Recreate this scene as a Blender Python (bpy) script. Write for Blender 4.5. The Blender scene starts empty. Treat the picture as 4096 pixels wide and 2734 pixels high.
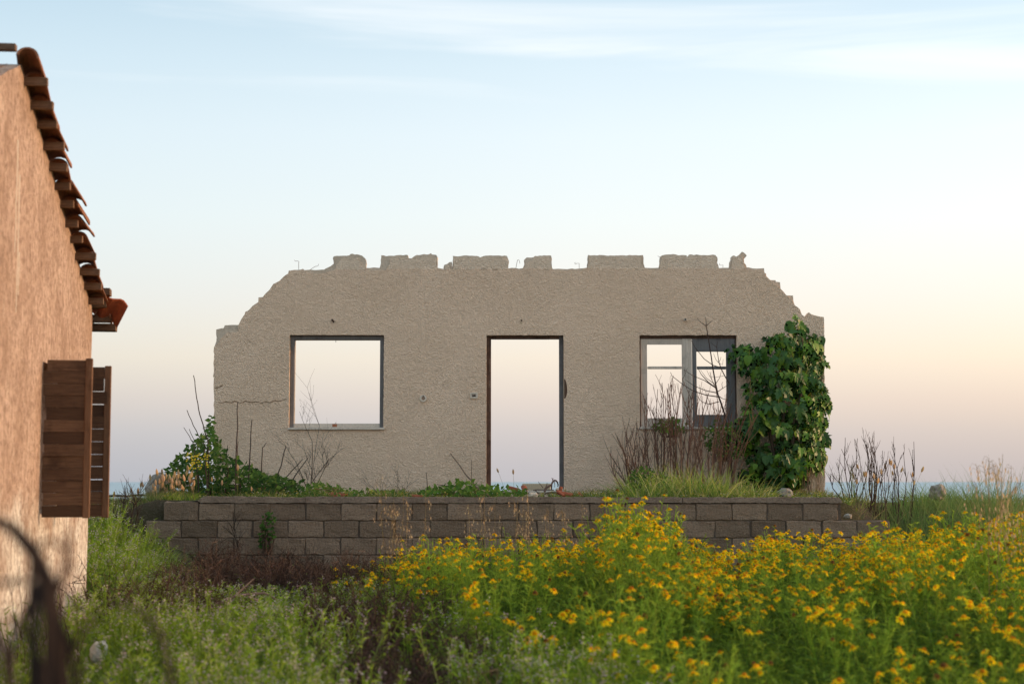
import bpy, bmesh, math, random
import numpy as np
from mathutils import Vector, Matrix, geometry, noise

random.seed(11)
rng = np.random.default_rng(11)
sc = bpy.context.scene
COL = sc.collection

# ------------------------------------------------------------------ camera
FPX = 6500.0                      # focal length in pixels of the 4096 px wide frame
TH = math.atan(559 / FPX)         # the camera looks slightly up
CAMZ = 1.6
cam_d = bpy.data.cameras.new('camera')
cam = bpy.data.objects.new('camera', cam_d)
COL.objects.link(cam)
cam.location = (0, 0, CAMZ)
cam.rotation_euler = (math.pi / 2 + TH, 0, 0)
cam_d.sensor_width = 36
cam_d.lens = 36 * FPX / 4096
cam_d.clip_start = 0.1
cam_d.clip_end = 60000
cam_d.dof.use_dof = True
cam_d.dof.focus_distance = 21.5
cam_d.dof.aperture_fstop = 2.1
cam_d.dof.aperture_blades = 9
sc.camera = cam

# ------------------------------------------------------------------ sky, sun, exposure
SUN_EL = math.radians(9.0)
SUN_AZ = math.radians(9.0)        # behind the plane of the ruined wall, to the right
to_sun = Vector((math.cos(SUN_AZ) * math.cos(SUN_EL), math.sin(SUN_AZ) * math.cos(SUN_EL), math.sin(SUN_EL)))


def lin(r, g, b):
    f = lambda c: (c / 12.92 if c <= 0.04045 else ((c + 0.055) / 1.055) ** 2.4)
    return (f(r / 255), f(g / 255), f(b / 255), 1)


W = bpy.data.worlds.new('World')
sc.world = W
W.use_nodes = True
nt = W.node_tree
nt.nodes.clear()
N = nt.nodes.new
L = nt.links.new
wout = N('ShaderNodeOutputWorld')
sky = N('ShaderNodeTexSky')
sky.sky_type = 'NISHITA'
sky.sun_disc = False
sky.sun_elevation = SUN_EL
sky.sun_rotation = math.atan2(to_sun.x, to_sun.y)
sky.air_density = 1.0
sky.dust_density = 4.0
sky.ozone_density = 1.5
bg1 = N('ShaderNodeBackground')
bg1.inputs['Strength'].default_value = 0.125
L(sky.outputs[0], bg1.inputs[0])
# thin evening veil of haze and cirrus over that sky
tc = N('ShaderNodeTexCoord')
sep = N('ShaderNodeSeparateXYZ')
L(tc.outputs['Generated'], sep.inputs[0])
ramp = N('ShaderNodeValToRGB')
stops = [(0.0, (209, 208, 215)), (0.06, (219, 214, 218)), (0.10, (232, 219, 217)), (0.15, (246, 230, 218)), (0.22, (242, 233, 228)),
         (0.32, (238, 239, 237)), (0.42, (230, 236, 238)), (0.50, (216, 228, 233)), (0.57, (200, 217, 225)), (0.8, (194, 213, 223)), (1.0, (190, 210, 222))]
els = ramp.color_ramp.elements
while len(els) < len(stops):
    els.new(0.5)
for e, (p, c) in zip(els, stops):
    e.position = p
    e.color = lin(*c)
mr = N('ShaderNodeMapRange')
mr.inputs['From Min'].default_value = 0
mr.inputs['From Max'].default_value = 0.5
L(sep.outputs['Z'], mr.inputs[0])
L(mr.outputs[0], ramp.inputs[0])
# warmth towards the side of the sun
mx = N('ShaderNodeMapRange')
mx.inputs['From Min'].default_value = -0.1
mx.inputs['From Max'].default_value = 0.55
L(sep.outputs['X'], mx.inputs[0])
mz = N('ShaderNodeMapRange')
mz.inputs['From Min'].default_value = 0.22
mz.inputs['From Max'].default_value = 0.04
L(sep.outputs['Z'], mz.inputs[0])
mm = N('ShaderNodeMath'); mm.operation = 'MULTIPLY'
L(mx.outputs[0], mm.inputs[0]); L(mz.outputs[0], mm.inputs[1])
warm = N('ShaderNodeMix'); warm.data_type = 'RGBA'; warm.blend_type = 'MULTIPLY'
L(mm.outputs[0], warm.inputs['Factor'])
L(ramp.outputs[0], warm.inputs['A'])
warm.inputs['B'].default_value = (1.0, 0.875, 0.79, 1)
# the sky is a little deeper away from the sun
dx = N('ShaderNodeMapRange')
dx.inputs['From Min'].default_value = 0.05
dx.inputs['From Max'].default_value = -0.7
L(sep.outputs['X'], dx.inputs[0])
deep = N('ShaderNodeMix'); deep.data_type = 'RGBA'; deep.blend_type = 'MULTIPLY'
L(dx.outputs[0], deep.inputs['Factor'])
L(warm.outputs['Result'], deep.inputs['A'])
deep.inputs['B'].default_value = (0.72, 0.80, 0.84, 1)
# cirrus streaks
mp = N('ShaderNodeMapping')
mp.inputs['Scale'].default_value = (1.7, 1.7, 24)
mp.inputs['Location'].default_value = (0, 0, 0.7)
mp.inputs['Rotation'].default_value = (0, math.radians(3.5), 0)
L(tc.outputs['Generated'], mp.inputs[0])
cn = N('ShaderNodeTexNoise')
cn.inputs['Scale'].default_value = 1.15
cn.inputs['Detail'].default_value = 6
cn.inputs['Roughness'].default_value = 0.5
cn.inputs['Distortion'].default_value = 0.5
L(mp.outputs[0], cn.inputs['Vector'])
cr = N('ShaderNodeMapRange')
cr.interpolation_type = 'SMOOTHSTEP'
cr.inputs['From Min'].default_value = 0.50
cr.inputs['From Max'].default_value = 0.72
L(cn.outputs['Fac'], cr.inputs[0])
hz = N('ShaderNodeMapRange')
hz.interpolation_type = 'SMOOTHSTEP'
hz.inputs['From Min'].default_value = 0.19
hz.inputs['From Max'].default_value = 0.25
L(sep.outputs['Z'], hz.inputs[0])
cm = N('ShaderNodeMath'); cm.operation = 'MULTIPLY'
L(cr.outputs[0], cm.inputs[0]); L(hz.outputs[0], cm.inputs[1])
cm2 = N('ShaderNodeMath'); cm2.operation = 'MULTIPLY'
L(cm.outputs[0], cm2.inputs[0]); cm2.inputs[1].default_value = 0.85
cl = N('ShaderNodeMix'); cl.data_type = 'RGBA'
L(cm2.outputs[0], cl.inputs['Factor'])
L(deep.outputs['Result'], cl.inputs['A'])
cl.inputs['B'].default_value = lin(250, 249, 246)
bg2 = N('ShaderNodeBackground')
bg2.inputs['Strength'].default_value = 0.665
L(cl.outputs['Result'], bg2.inputs[0])
add = N('ShaderNodeAddShader')
L(bg1.outputs[0], add.inputs[0]); L(bg2.outputs[0], add.inputs[1])
L(add.outputs[0], wout.inputs[0])

sun_d = bpy.data.lights.new('sun', 'SUN')
sun = bpy.data.objects.new('sun', sun_d)
COL.objects.link(sun)
sun_d.energy = 2.3
sun_d.angle = math.radians(0.8)
sun_d.color = (1.0, 0.57, 0.31)
sun.rotation_euler = (-to_sun).to_track_quat('-Z', 'Y').to_euler()
sun.location = (20, 5, 10)

sc.view_settings.view_transform = 'Standard'
sc.view_settings.look = 'None'
sc.view_settings.gamma = 1
sc.view_settings.use_curve_mapping = False
sc.view_settings.exposure = 0.32
sc.cycles.max_bounces = 8
sc.cycles.transparent_max_bounces = 8


# ------------------------------------------------------------------ helpers
def P(px, py, Y):
    """the point at depth Y seen at pixel (px, py) of the 4096 x 2734 photograph"""
    u = (px - 2048) / FPX
    v = (1367 - py) / FPX
    dy = math.cos(TH) - v * math.sin(TH)
    dz = math.sin(TH) + v * math.cos(TH)
    t = Y / dy
    return Vector((u * t, Y, CAMZ + dz * t))


def D2(x, y, Y):
    return P(x * 1.74372, y * 1.74372, Y)


def smooth(a, b, x):
    t = min(1, max(0, (x - a) / (b - a)))
    return t * t * (3 - 2 * t)


def tag(o, label=None, cat=None, group=None, kind=None):
    if label: o['label'] = label
    if cat: o['category'] = cat
    if group: o['group'] = group
    if kind: o['kind'] = kind
    elif label: o['kind'] = 'thing'
    return o


def link(name, mesh, parent=None):
    o = bpy.data.objects.new(name, mesh)
    COL.objects.link(o)
    if parent: o.parent = parent
    return o


def empty(name, loc=(0, 0, 0), rz=0):
    o = link(name, None)
    o.location = loc
    o.rotation_euler = (0, 0, rz)
    o.empty_display_size = 0.2
    return o


class G:
    """collects vertices, faces and a colour per vertex"""
    def __init__(s):
        s.v = []; s.f = []; s.c = []

    def add(s, vs, fs, col):
        b = len(s.v)
        s.v += [tuple(v) for v in vs]
        s.f += [tuple(i + b for i in f) for f in fs]
        s.c += [tuple(col)[:3]] * len(vs)

    def tube(s, path, r0, r1=None, sides=4, col=(0.1, 0.1, 0.1), cap=True):
        r1 = r0 if r1 is None else r1
        path = [Vector(p) for p in path]
        n = len(path)
        vs = []; fs = []
        for i, p in enumerate(path):
            d = (path[min(i + 1, n - 1)] - path[max(i - 1, 0)])
            if d.length < 1e-9: d = Vector((0, 0, 1))
            d.normalize()
            a = Vector((0, 1, 0)) if abs(d.y) < 0.8 else Vector((1, 0, 0))
            e1 = d.cross(a).normalized(); e2 = d.cross(e1)
            r = r0 + (r1 - r0) * i / max(1, n - 1)
            for k in range(sides):
                an = 2 * math.pi * k / sides
                vs.append(p + e1 * (math.cos(an) * r) + e2 * (math.sin(an) * r))
        for i in range(n - 1):
            for k in range(sides):
                k2 = (k + 1) % sides
                fs.append((i * sides + k, i * sides + k2, (i + 1) * sides + k2, (i + 1) * sides + k))
        if cap:
            fs.append(tuple(range(sides))[::-1])
            fs.append(tuple((n - 1) * sides + k for k in range(sides)))
        s.add(vs, fs, col)

    def blade(s, base, d, length, width, bend=0.3, col=(0.1, 0.2, 0.05), n=3, side=None):
        base = Vector(base); d = Vector(d).normalized()
        if side is None:
            side = d.cross(Vector((random.uniform(-1, 1), random.uniform(-1, 1), 0.2)))
            if side.length < 1e-3: side = Vector((1, 0, 0))
        side = Vector(side).normalized()
        vs = []; fs = []
        p = base.copy(); dd = d.copy()
        hz_ = Vector((d.x, d.y, 0))
        hz_ = hz_.normalized() if hz_.length > 1e-3 else Vector((random.uniform(-1, 1), random.uniform(-1, 1), 0)).normalized()
        for i in range(n):
            w = width * (1 - 0.75 * i / n) * 0.5
            vs += [p - side * w, p + side * w]
            dd = (dd + (hz_ * 0.5 - Vector((0, 0, 0.6))) * bend * (i + 1) / n).normalized()
            p = p + dd * (length / n)
        vs.append(p)
        for i in range(n - 1):
            fs.append((2 * i, 2 * i + 1, 2 * i + 3, 2 * i + 2))
        fs.append((2 * n - 2, 2 * n - 1, 2 * n))
        s.add(vs, fs, col)

    def arrays(s):
        tris = []
        for f in s.f:
            for i in range(1, len(f) - 1):
                tris.append((f[0], f[i], f[i + 1]))
        return np.array(s.v, np.float32), np.array(tris, np.int32), np.array(s.c, np.float32)

    def mesh(s, name, mat, smooth_=False):
        me = bpy.data.meshes.new(name)
        me.from_pydata(s.v, [], s.f)
        at = me.color_attributes.new('col', 'FLOAT_COLOR', 'POINT')
        c = np.ones((len(s.v), 4), np.float32)
        if s.c: c[:, :3] = np.array(s.c, np.float32)
        at.data.foreach_set('color', c.ravel())
        me.materials.append(mat)
        if smooth_: me.polygons.foreach_set('use_smooth', [True] * len(me.polygons))
        me.update()
        return me

    def obj(s, name, mat, parent=None, smooth_=False):
        return link(name, s.mesh(name, mat, smooth_), parent)


def np_mesh(name, V, T, C, mat):
    me = bpy.data.meshes.new(name)
    me.vertices.add(len(V)); me.vertices.foreach_set('co', V.astype(np.float32).ravel())
    me.loops.add(T.size); me.loops.foreach_set('vertex_index', T.astype(np.int32).ravel())
    me.polygons.add(len(T))
    me.polygons.foreach_set('loop_start', np.arange(0, T.size, 3, dtype=np.int32))
    me.polygons.foreach_set('loop_total', np.full(len(T), 3, np.int32))
    at = me.color_attributes.new('col', 'FLOAT_COLOR', 'POINT')
    c = np.ones((len(V), 4), np.float32); c[:, :3] = C
    at.data.foreach_set('color', c.ravel())
    me.materials.append(mat)
    me.update(); me.validate()
    return me


def scatter(templates, items):
    """templates: list of (V,T,C); items: list of (k, x, y, z, yaw, tiltx, tilty, scale, heightscale, bright)"""
    VV = []; TT = []; CC = []; b = 0
    for (k, x, y, z, yaw, tx, ty, s, hs, br) in items:
        V, T, C = templates[k]
        c, n = math.cos(yaw), math.sin(yaw)
        X = (V[:, 0] * c - V[:, 1] * n) * s
        Y = (V[:, 0] * n + V[:, 1] * c) * s
        Z = V[:, 2] * s * hs
        VV.append(np.stack([X + tx * Z + x, Y + ty * Z + y, Z + z], 1))
        TT.append(T + b); CC.append(np.clip(C * br, 0, 0.95)); b += len(V)
    return np.concatenate(VV), np.concatenate(TT), np.concatenate(CC)


# ------------------------------------------------------------------ materials
def new_mat(name):
    m = bpy.data.materials.new(name)
    m.use_nodes = True
    t = m.node_tree
    return m, t, t.nodes['Principled BSDF']


def nd(t, typ, **kw):
    n = t.nodes.new(typ)
    for k, v in kw.items():
        if k in n.inputs: n.inputs[k].default_value = v
        else: setattr(n, k, v)
    return n


def mixc(t, fac, a, b, mode='MIX'):
    m = t.nodes.new('ShaderNodeMix'); m.data_type = 'RGBA'; m.blend_type = mode
    for key, val in (('Factor', fac), ('A', a), ('B', b)):
        if hasattr(val, 'links'): t.links.new(val, m.inputs[key])
        elif key == 'Factor': m.inputs[key].default_value = val
        else: m.inputs[key].default_value = (*val[:3], 1)
    return m.outputs['Result']


def rng_(t, src, a, b, c=0.0, d=1.0):
    m = t.nodes.new('ShaderNodeMapRange')
    m.inputs['From Min'].default_value = a; m.inputs['From Max'].default_value = b
    m.inputs['To Min'].default_value = c; m.inputs['To Max'].default_value = d
    t.links.new(src, m.inputs[0])
    return m.outputs[0]


def coords(t, scale=(1, 1, 1), rot=(0, 0, 0), kind='Object'):
    c = t.nodes.new('ShaderNodeTexCoord'); m = t.nodes.new('ShaderNodeMapping')
    m.inputs['Scale'].default_value = scale; m.inputs['Rotation'].default_value = rot
    t.links.new(c.outputs[kind], m.inputs[0])
    return m.outputs[0]


def noise_(t, vec, scale, detail=4, rough=0.55, dist=0.0):
    n = nd(t, 'ShaderNodeTexNoise', Scale=scale, Detail=detail, Roughness=rough, Distortion=dist)
    t.links.new(vec, n.inputs['Vector'])
    return n.outputs['Fac']


def bump(t, bs, h, strength, dist, prev=None):
    b = nd(t, 'ShaderNodeBump', Strength=strength, Distance=dist)
    t.links.new(h, b.inputs['Height'])
    if prev is not None: t.links.new(prev, b.inputs['Normal'])
    t.links.new(b.outputs[0], bs.inputs['Normal'])
    return b.outputs[0]


def plaster(name, base, dark, stroke=17, bumpd=0.030, stains=False):
    m, t, bs = new_mat(name)
    v = coords(t, (1, 1, 1.7), (0, math.radians(-28), 0))
    n1 = noise_(t, v, stroke, 3, 0.55, 2.4)
    v2 = coords(t, (1.7, 1, 1), (0, math.radians(52), 0))
    n2 = noise_(t, v2, stroke * 0.7, 2, 0.5, 2.6)
    vo = coords(t)
    big = noise_(t, vo, 0.9, 5, 0.6)
    mid = noise_(t, vo, 7, 4, 0.6)
    c = mixc(t, rng_(t, big, 0.35, 0.7), base, dark)
    c = mixc(t, rng_(t, mid, 0.52, 0.8, 0, 0.25), c, [x * 0.86 for x in dark])
    fl = noise_(t, vo, 11, 3, 0.6)
    c = mixc(t, rng_(t, fl, 0.66, 0.74, 0, 0.5), c, (0.50, 0.40, 0.20))
    # darker in the hollows of the render
    c = mixc(t, rng_(t, n1, 0.38, 0.26, 0, 0.45), c, [x * 0.58 for x in dark])
    if stains:
        vs = coords(t, (3.2, 3.2, 0.28))
        st = noise_(t, vs, 2.2, 4, 0.6)
        c = mixc(t, rng_(t, st, 0.56, 0.74, 0, 0.4), c, [dark[0] * 0.75, dark[1] * 0.7, dark[2] * 0.62])
    t.links.new(c, bs.inputs['Base Color'])
    bs.inputs['Roughness'].default_value = 0.92
    bs.inputs['Specular IOR Level'].default_value = 0.15
    h = t.nodes.new('ShaderNodeMath'); h.operation = 'ADD'
    t.links.new(n1, h.inputs[0]); t.links.new(n2, h.inputs[1])
    pv = bump(t, bs, h.outputs[0], 0.9, bumpd)
    fine = noise_(t, vo, 160, 2, 0.5)
    bump(t, bs, fine, 0.35, 0.004, pv)
    return m


M_wall = plaster('ruin_plaster', (0.95, 0.70, 0.51), (0.86, 0.625, 0.445))
M_wall_pale = plaster('parapet_plaster', (0.95, 0.75, 0.57), (0.86, 0.66, 0.49))


def concrete(name, base, dark, grain=55, pits=True, bd=0.012, rnd=0.0):
    m, t, bs = new_mat(name)
    v = coords(t)
    big = noise_(t, v, 3.0, 5, 0.65)
    fine = noise_(t, v, grain, 4, 0.7)
    c = mixc(t, rng_(t, big, 0.3, 0.72), base, dark)
    c = mixc(t, rng_(t, fine, 0.5, 0.72, 0, 0.6), c, [x * 0.45 for x in dark])
    c = mixc(t, rng_(t, fine, 0.42, 0.25, 0, 0.5), c, [min(0.9, x * 1.6) for x in base])
    if rnd:
        oi = t.nodes.new('ShaderNodeObjectInfo')
        c = mixc(t, rng_(t, oi.outputs['Random'], 0, 1, 0, rnd), c, [x * 0.5 for x in dark])
    t.links.new(c, bs.inputs['Base Color'])
    bs.inputs['Roughness'].default_value = 0.95
    bs.inputs['Specular IOR Level'].default_value = 0.1
    pv = bump(t, bs, fine, 0.8, bd)
    if pits and rnd:
        salt = noise_(t, coords(t, (1, 1, .6)), 6, 6, 0.7)
        c = mixc(t, rng_(t, salt, 0.58, 0.72, 0, 0.55), c, [min(.9, x * 1.9) for x in base])
        t.links.new(c, bs.inputs['Base Color'])
    if pits:
        bump(t, bs, noise_(t, v, 14, 3, 0.6), 0.5, 0.012, pv)
    return m


M_block = concrete('block_concrete', (0.38, 0.278, 0.20), (0.25, 0.176, 0.122), grain=36, bd=0.035, rnd=0.65)
M_mortar = concrete('mortar', (0.16, 0.122, 0.095), (0.10, 0.077, 0.06))
M_coping = concrete('coping_concrete', (0.37, 0.28, 0.21), (0.21, 0.152, 0.115), grain=36, bd=0.035)
M_core = concrete('core_concrete', (0.74, 0.60, 0.465), (0.57, 0.455, 0.345))
M_rock = concrete('rock', (0.42, 0.36, 0.30), (0.28, 0.235, 0.19), grain=24, bd=0.03)
M_whiterock = concrete('white_rock', (0.74, 0.70, 0.66), (0.55, 0.51, 0.47), grain=20, bd=0.03)
M_slab = concrete('cream_slab', (0.62, 0.56, 0.43), (0.54, 0.48, 0.36), grain=60, pits=False, bd=0.003)


def house_plaster():
    m, t, bs = new_mat('house_plaster')
    v = coords(t)
    g = t.nodes.new('ShaderNodeTexCoord'); s = t.nodes.new('ShaderNodeSeparateXYZ')
    t.links.new(g.outputs['Object'], s.inputs[0])
    big = noise_(t, v, 1.6, 5, 0.65)
    fine = noise_(t, v, 17, 5, 0.72)
    ht = t.nodes.new('ShaderNodeMath'); ht.operation = 'MULTIPLY_ADD'
    t.links.new(big, ht.inputs[0]); ht.inputs[1].default_value = 0.9
    t.links.new(s.outputs['Z'], ht.inputs[2])
    c = mixc(t, rng_(t, ht.outputs[0], 1.68, 1.98), (0.86, 0.82, 0.75), (0.61, 0.45, 0.365))
    c = mixc(t, rng_(t, big, 0.44, 0.60, 0, 0.65), c, (0.40, 0.27, 0.20))
    vs = coords(t, (5, 5, 1.2))
    st = noise_(t, vs, 2.0, 5, 0.7)
    c = mixc(t, rng_(t, st, 0.54, 0.70, 0, 0.65), c, (0.27, 0.19, 0.145))
    c = mixc(t, rng_(t, st, 0.44, 0.30, 0, 0.6), c, (0.74, 0.61, 0.50))
    c = mixc(t, rng_(t, fine, 0.47, 0.64, 0, 0.85), c, (0.25, 0.165, 0.125))
    md = noise_(t, v, 5.5, 4, 0.7)
    c = mixc(t, rng_(t, md, 0.52, 0.66, 0, 0.55), c, (0.33, 0.225, 0.17))
    t.links.new(c, bs.inputs['Base Color'])
    bs.inputs['Roughness'].default_value = 0.95
    bs.inputs['Specular IOR Level'].default_value = 0.1
    pv = bump(t, bs, fine, 1.0, 0.05)
    bump(t, bs, noise_(t, v, 70, 3, 0.6), 0.7, 0.012, pv)
    return m


M_house = house_plaster()


def wood(name, base, dark, scale=(2, 2, 30), ro=0.85, vary=.35):
    m, t, bs = new_mat(name)
    v = coords(t, scale)
    n = noise_(t, v, 3.0, 5, 0.65, 0.6)
    v2 = coords(t)
    b = noise_(t, v2, 5.0, 4, 0.6)
    oi = t.nodes.new('ShaderNodeObjectInfo')
    c = mixc(t, rng_(t, n, 0.35, 0.68), base, dark)
    c = mixc(t, rng_(t, b, 0.52, 0.75, 0, 0.75), c, [x * 0.35 for x in dark])
    c = mixc(t, rng_(t, oi.outputs['Random'], 0, 1, 0, vary), c, [x * 0.55 for x in dark])
    t.links.new(c, bs.inputs['Base Color'])
    bs.inputs['Roughness'].default_value = ro
    bs.inputs['Specular IOR Level'].default_value = 0.2
    bump(t, bs, n, 0.6, 0.006)
    return m


M_shutter = wood('shutter_wood', (0.22, 0.125, 0.075), (0.10, 0.054, 0.034), vary=.8)
M_shutter_edge = wood('shutter_stile_wood', (0.27, 0.15, 0.09), (0.16, 0.082, 0.047), (30, 30, 2))
M_batten = wood('batten_wood', (0.25, 0.155, 0.10), (0.12, 0.07, 0.045), (2, 30, 30))
M_doorwood = wood('door_frame_wood', (0.20, 0.125, 0.09), (0.085, 0.052, 0.04), (30, 30, 2))
M_greywood = wood('grey_painted_wood', (0.215, 0.205, 0.20), (0.15, 0.142, 0.14), (30, 30, 2))
M_whitewood = wood('white_painted_wood', (0.74, 0.64, 0.54), (0.60, 0.50, 0.41), (30, 30, 2))
M_sill = concrete('sill_paint', (0.74, 0.64, 0.53), (0.60, 0.50, 0.41), grain=40, pits=False, bd=0.003)
M_driftwood = wood('driftwood', (0.26, 0.19, 0.145), (0.13, 0.088, 0.064), (12, 12, 12))


def tile_mat(name, base, dark):
    m, t, bs = new_mat(name)
    v = coords(t)
    n = noise_(t, v, 9, 5, 0.7)
    f = noise_(t, v, 60, 3, 0.6)
    oi = t.nodes.new('ShaderNodeObjectInfo')
    c = mixc(t, rng_(t, n, 0.35, 0.7), base, dark)
    c = mixc(t, rng_(t, oi.outputs['Random'], 0, 1, 0, 0.4), c, [x * 0.5 for x in dark])
    c = mixc(t, rng_(t, f, 0.55, 0.75, 0, 0.5), c, [x * 0.4 for x in dark])
    t.links.new(c, bs.inputs['Base Color'])
    bs.inputs['Roughness'].default_value = 0.9
    bs.inputs['Specular IOR Level'].default_value = 0.15
    bump(t, bs, f, 0.5, 0.004)
    return m


M_tile = tile_mat('old_roof_tile', (0.36, 0.17, 0.10), (0.19, 0.085, 0.05))
M_redtile = tile_mat('red_tile', (0.38, 0.115, 0.058), (0.25, 0.07, 0.038))


def simple(name, col, ro=0.7, metal=0.0):
    m, t, bs = new_mat(name)
    v = coords(t)
    n = noise_(t, v, 60, 3, 0.6)
    c = mixc(t, rng_(t, n, 0.4, 0.7), col, [x * 0.7 for x in col])
    t.links.new(c, bs.inputs['Base Color'])
    bs.inputs['Roughness'].default_value = ro
    bs.inputs['Metallic'].default_value = metal
    return m


M_plastic = simple('aged_plastic', (0.80, 0.68, 0.55), 0.5)
M_darkhole = simple('dark_metal_and_holes', (0.05, 0.035, 0.028), 0.7)  # dark metal parts, also the painted shade inside small holes
M_wire = simple('rusty_wire', (0.22, 0.15, 0.11), 0.8)
M_brickchip = tile_mat('old_brick', (0.22, 0.125, 0.085), (0.13, 0.075, 0.05))
M_cup = simple('brown_ceramic', (0.50, 0.33, 0.23), 0.5)
M_rust = simple('rust', (0.42, 0.14, 0.06), 0.9)


def plant_mat(name, trans=0.4, gloss=0.25, ro=0.55):
    m = bpy.data.materials.new(name)
    m.use_nodes = True
    t = m.node_tree
    bs = t.nodes['Principled BSDF']
    a = t.nodes.new('ShaderNodeVertexColor'); a.layer_name = 'col'
    oi = t.nodes.new('ShaderNodeObjectInfo')
    hv = t.nodes.new('ShaderNodeHueSaturation')
    t.links.new(rng_(t, oi.outputs['Random'], 0, 1, 0.8, 1.2), hv.inputs['Value'])
    t.links.new(a.outputs['Color'], hv.inputs['Color'])
    t.links.new(hv.outputs[0], bs.inputs['Base Color'])
    bs.inputs['Roughness'].default_value = ro
    bs.inputs['Specular IOR Level'].default_value = gloss
    if trans > 0:
        tr = t.nodes.new('ShaderNodeBsdfTranslucent')
        t.links.new(hv.outputs[0], tr.inputs[0])
        mxs = t.nodes.new('ShaderNodeMixShader')
        mxs.inputs[0].default_value = trans
        t.links.new(bs.outputs[0], mxs.inputs[1]); t.links.new(tr.outputs[0], mxs.inputs[2])
        t.links.new(mxs.outputs[0], t.nodes['Material Output'].inputs[0])
    return m


M_plant = plant_mat('green_plant', 0.5, 0.12, 0.6)
M_petal = plant_mat('petal', 0.45, 0.05, 0.8)
M_twig = plant_mat('twig', 0.0, 0.1, 0.9)
M_figleaf = plant_mat('fig_leaf', 0.28, 0.35, 0.45)

# ------------------------------------------------------------------ ground, sea
WALL_Y = 18.4
RUIN_Y = 22.0


def ground_z(x, y):
    base = 0.42 * smooth(4, 15, y)
    left = smooth(-2.4, -4.6, x) * smooth(14.5, 20.5, y)
    base += left * 0.85
    right = smooth(3.6, 5.6, x) * smooth(15, 21, y)
    base += right * 0.75
    tm = smooth(WALL_Y + 0.05, WALL_Y + 0.16, y) * smooth(-4.75, -4.05, x) * (1 - smooth(3.75 + 0.55 * smooth(19, 20.5, y), 4.5 + 0.5 * smooth(19, 20.5, y), x))
    base = base * (1 - tm) + 1.385 * tm
    back = smooth(20.5, 22.5, y)
    base = base * (1 - back) + max(base, 1.26) * back
    base -= smooth(26, 44, y) * 4.2
    base += 0.05 * noise.noise(Vector((x * 0.8, y * 0.8, 0))) * smooth(0, 6, y)
    return base


def make_ground():
    xs = np.unique(np.concatenate([np.linspace(-80, -8, 20), np.linspace(-8, 8, 90), np.linspace(8, 80, 20)]))
    ys = np.unique(np.concatenate([np.linspace(-60, 3, 16), np.linspace(3, 18.4, 50), np.linspace(18.4, 18.6, 6),
                                   np.linspace(18.6, 46, 60)]))
    V = [(x, y, ground_z(x, y)) for y in ys for x in xs]
    nx = len(xs)
    F = [(j * nx + i, j * nx + i + 1, (j + 1) * nx + i + 1, (j + 1) * nx + i) for j in range(len(ys) - 1) for i in range(nx - 1)]
    me = bpy.data.meshes.new('ground'); me.from_pydata(V, [], F)
    m, t, bs = new_mat('soil')
    v = coords(t)
    n = noise_(t, v, 2.0, 6, 0.65); f = noise_(t, v, 40, 4, 0.7)
    c = mixc(t, rng_(t, n, 0.35, 0.65), (0.10, 0.072, 0.048), (0.055, 0.058, 0.026))
    c = mixc(t, rng_(t, f, 0.5, 0.75, 0, 0.6), c, (0.19, 0.15, 0.11))
    t.links.new(c, bs.inputs['Base Color']); bs.inputs['Roughness'].default_value = 1
    bs.inputs['Specular IOR Level'].default_value = 0.05
    bump(t, bs, f, 0.8, 0.03)
    me.materials.append(m)
    me.polygons.foreach_set('use_smooth', [True] * len(me.polygons))
    return tag(link('ground', me), kind='structure')


make_ground()


def make_sea():
    ys = [24, 60, 120, 250, 600, 1500, 5000, 15000, 40000]
    V = []; F = []
    for y in ys:
        w = 200 + y * 0.8
        for i in range(9): V.append((-w + 2 * w * i / 8, y, -1.9))
    for j in range(len(ys) - 1):
        for i in range(8): F.append((j * 9 + i, j * 9 + i + 1, j * 9 + i + 10, j * 9 + i + 9))
    me = bpy.data.meshes.new('sea'); me.from_pydata(V, [], F)
    m, t, bs = new_mat('sea_water')
    v = coords(t, (0.02, 0.16, 1))
    n = noise_(t, v, 1.0, 5, 0.6, 0.3)
    v2 = coords(t, (0.004, 0.03, 1))
    n2 = noise_(t, v2, 1.0, 4, 0.6)
    c = mixc(t, rng_(t, n, 0.42, 0.62), (0.34, 0.43, 0.46), (0.48, 0.55, 0.57))
    c = mixc(t, rng_(t, n2, 0.4, 0.65, 0, 0.5), c, (0.26, 0.37, 0.42))
    t.links.new(c, bs.inputs['Base Color'])
    bs.inputs['Roughness'].default_value = 0.55
    bs.inputs['IOR'].default_value = 1.33
    bs.inputs['Specular IOR Level'].default_value = 0.25
    bump(t, bs, n, 0.5, 0.6)
    me.materials.append(m)
    return tag(link('sea', me), kind='structure')


make_sea()


# ------------------------------------------------------------------ shapes
def jag(pts, step=0.04, amp=0.006, seed=0):
    """resample a closed outline and roughen it"""
    out = []
    n = len(pts)
    r = random.Random(seed)
    for i in range(n):
        a = Vector(pts[i]); b = Vector(pts[(i + 1) % n])
        l = (b - a).length
        k = max(1, int(l / step))
        d = (b - a) / max(l, 1e-6)
        nn = Vector((-d.y, d.x))
        for j in range(k):
            p = a + (b - a) * (j / k)
            if j > 0: p = p + nn * r.uniform(-amp, amp) + d * r.uniform(-step * 0.25, step * 0.25)
            out.append((p.x, p.y))
    return out


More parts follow.
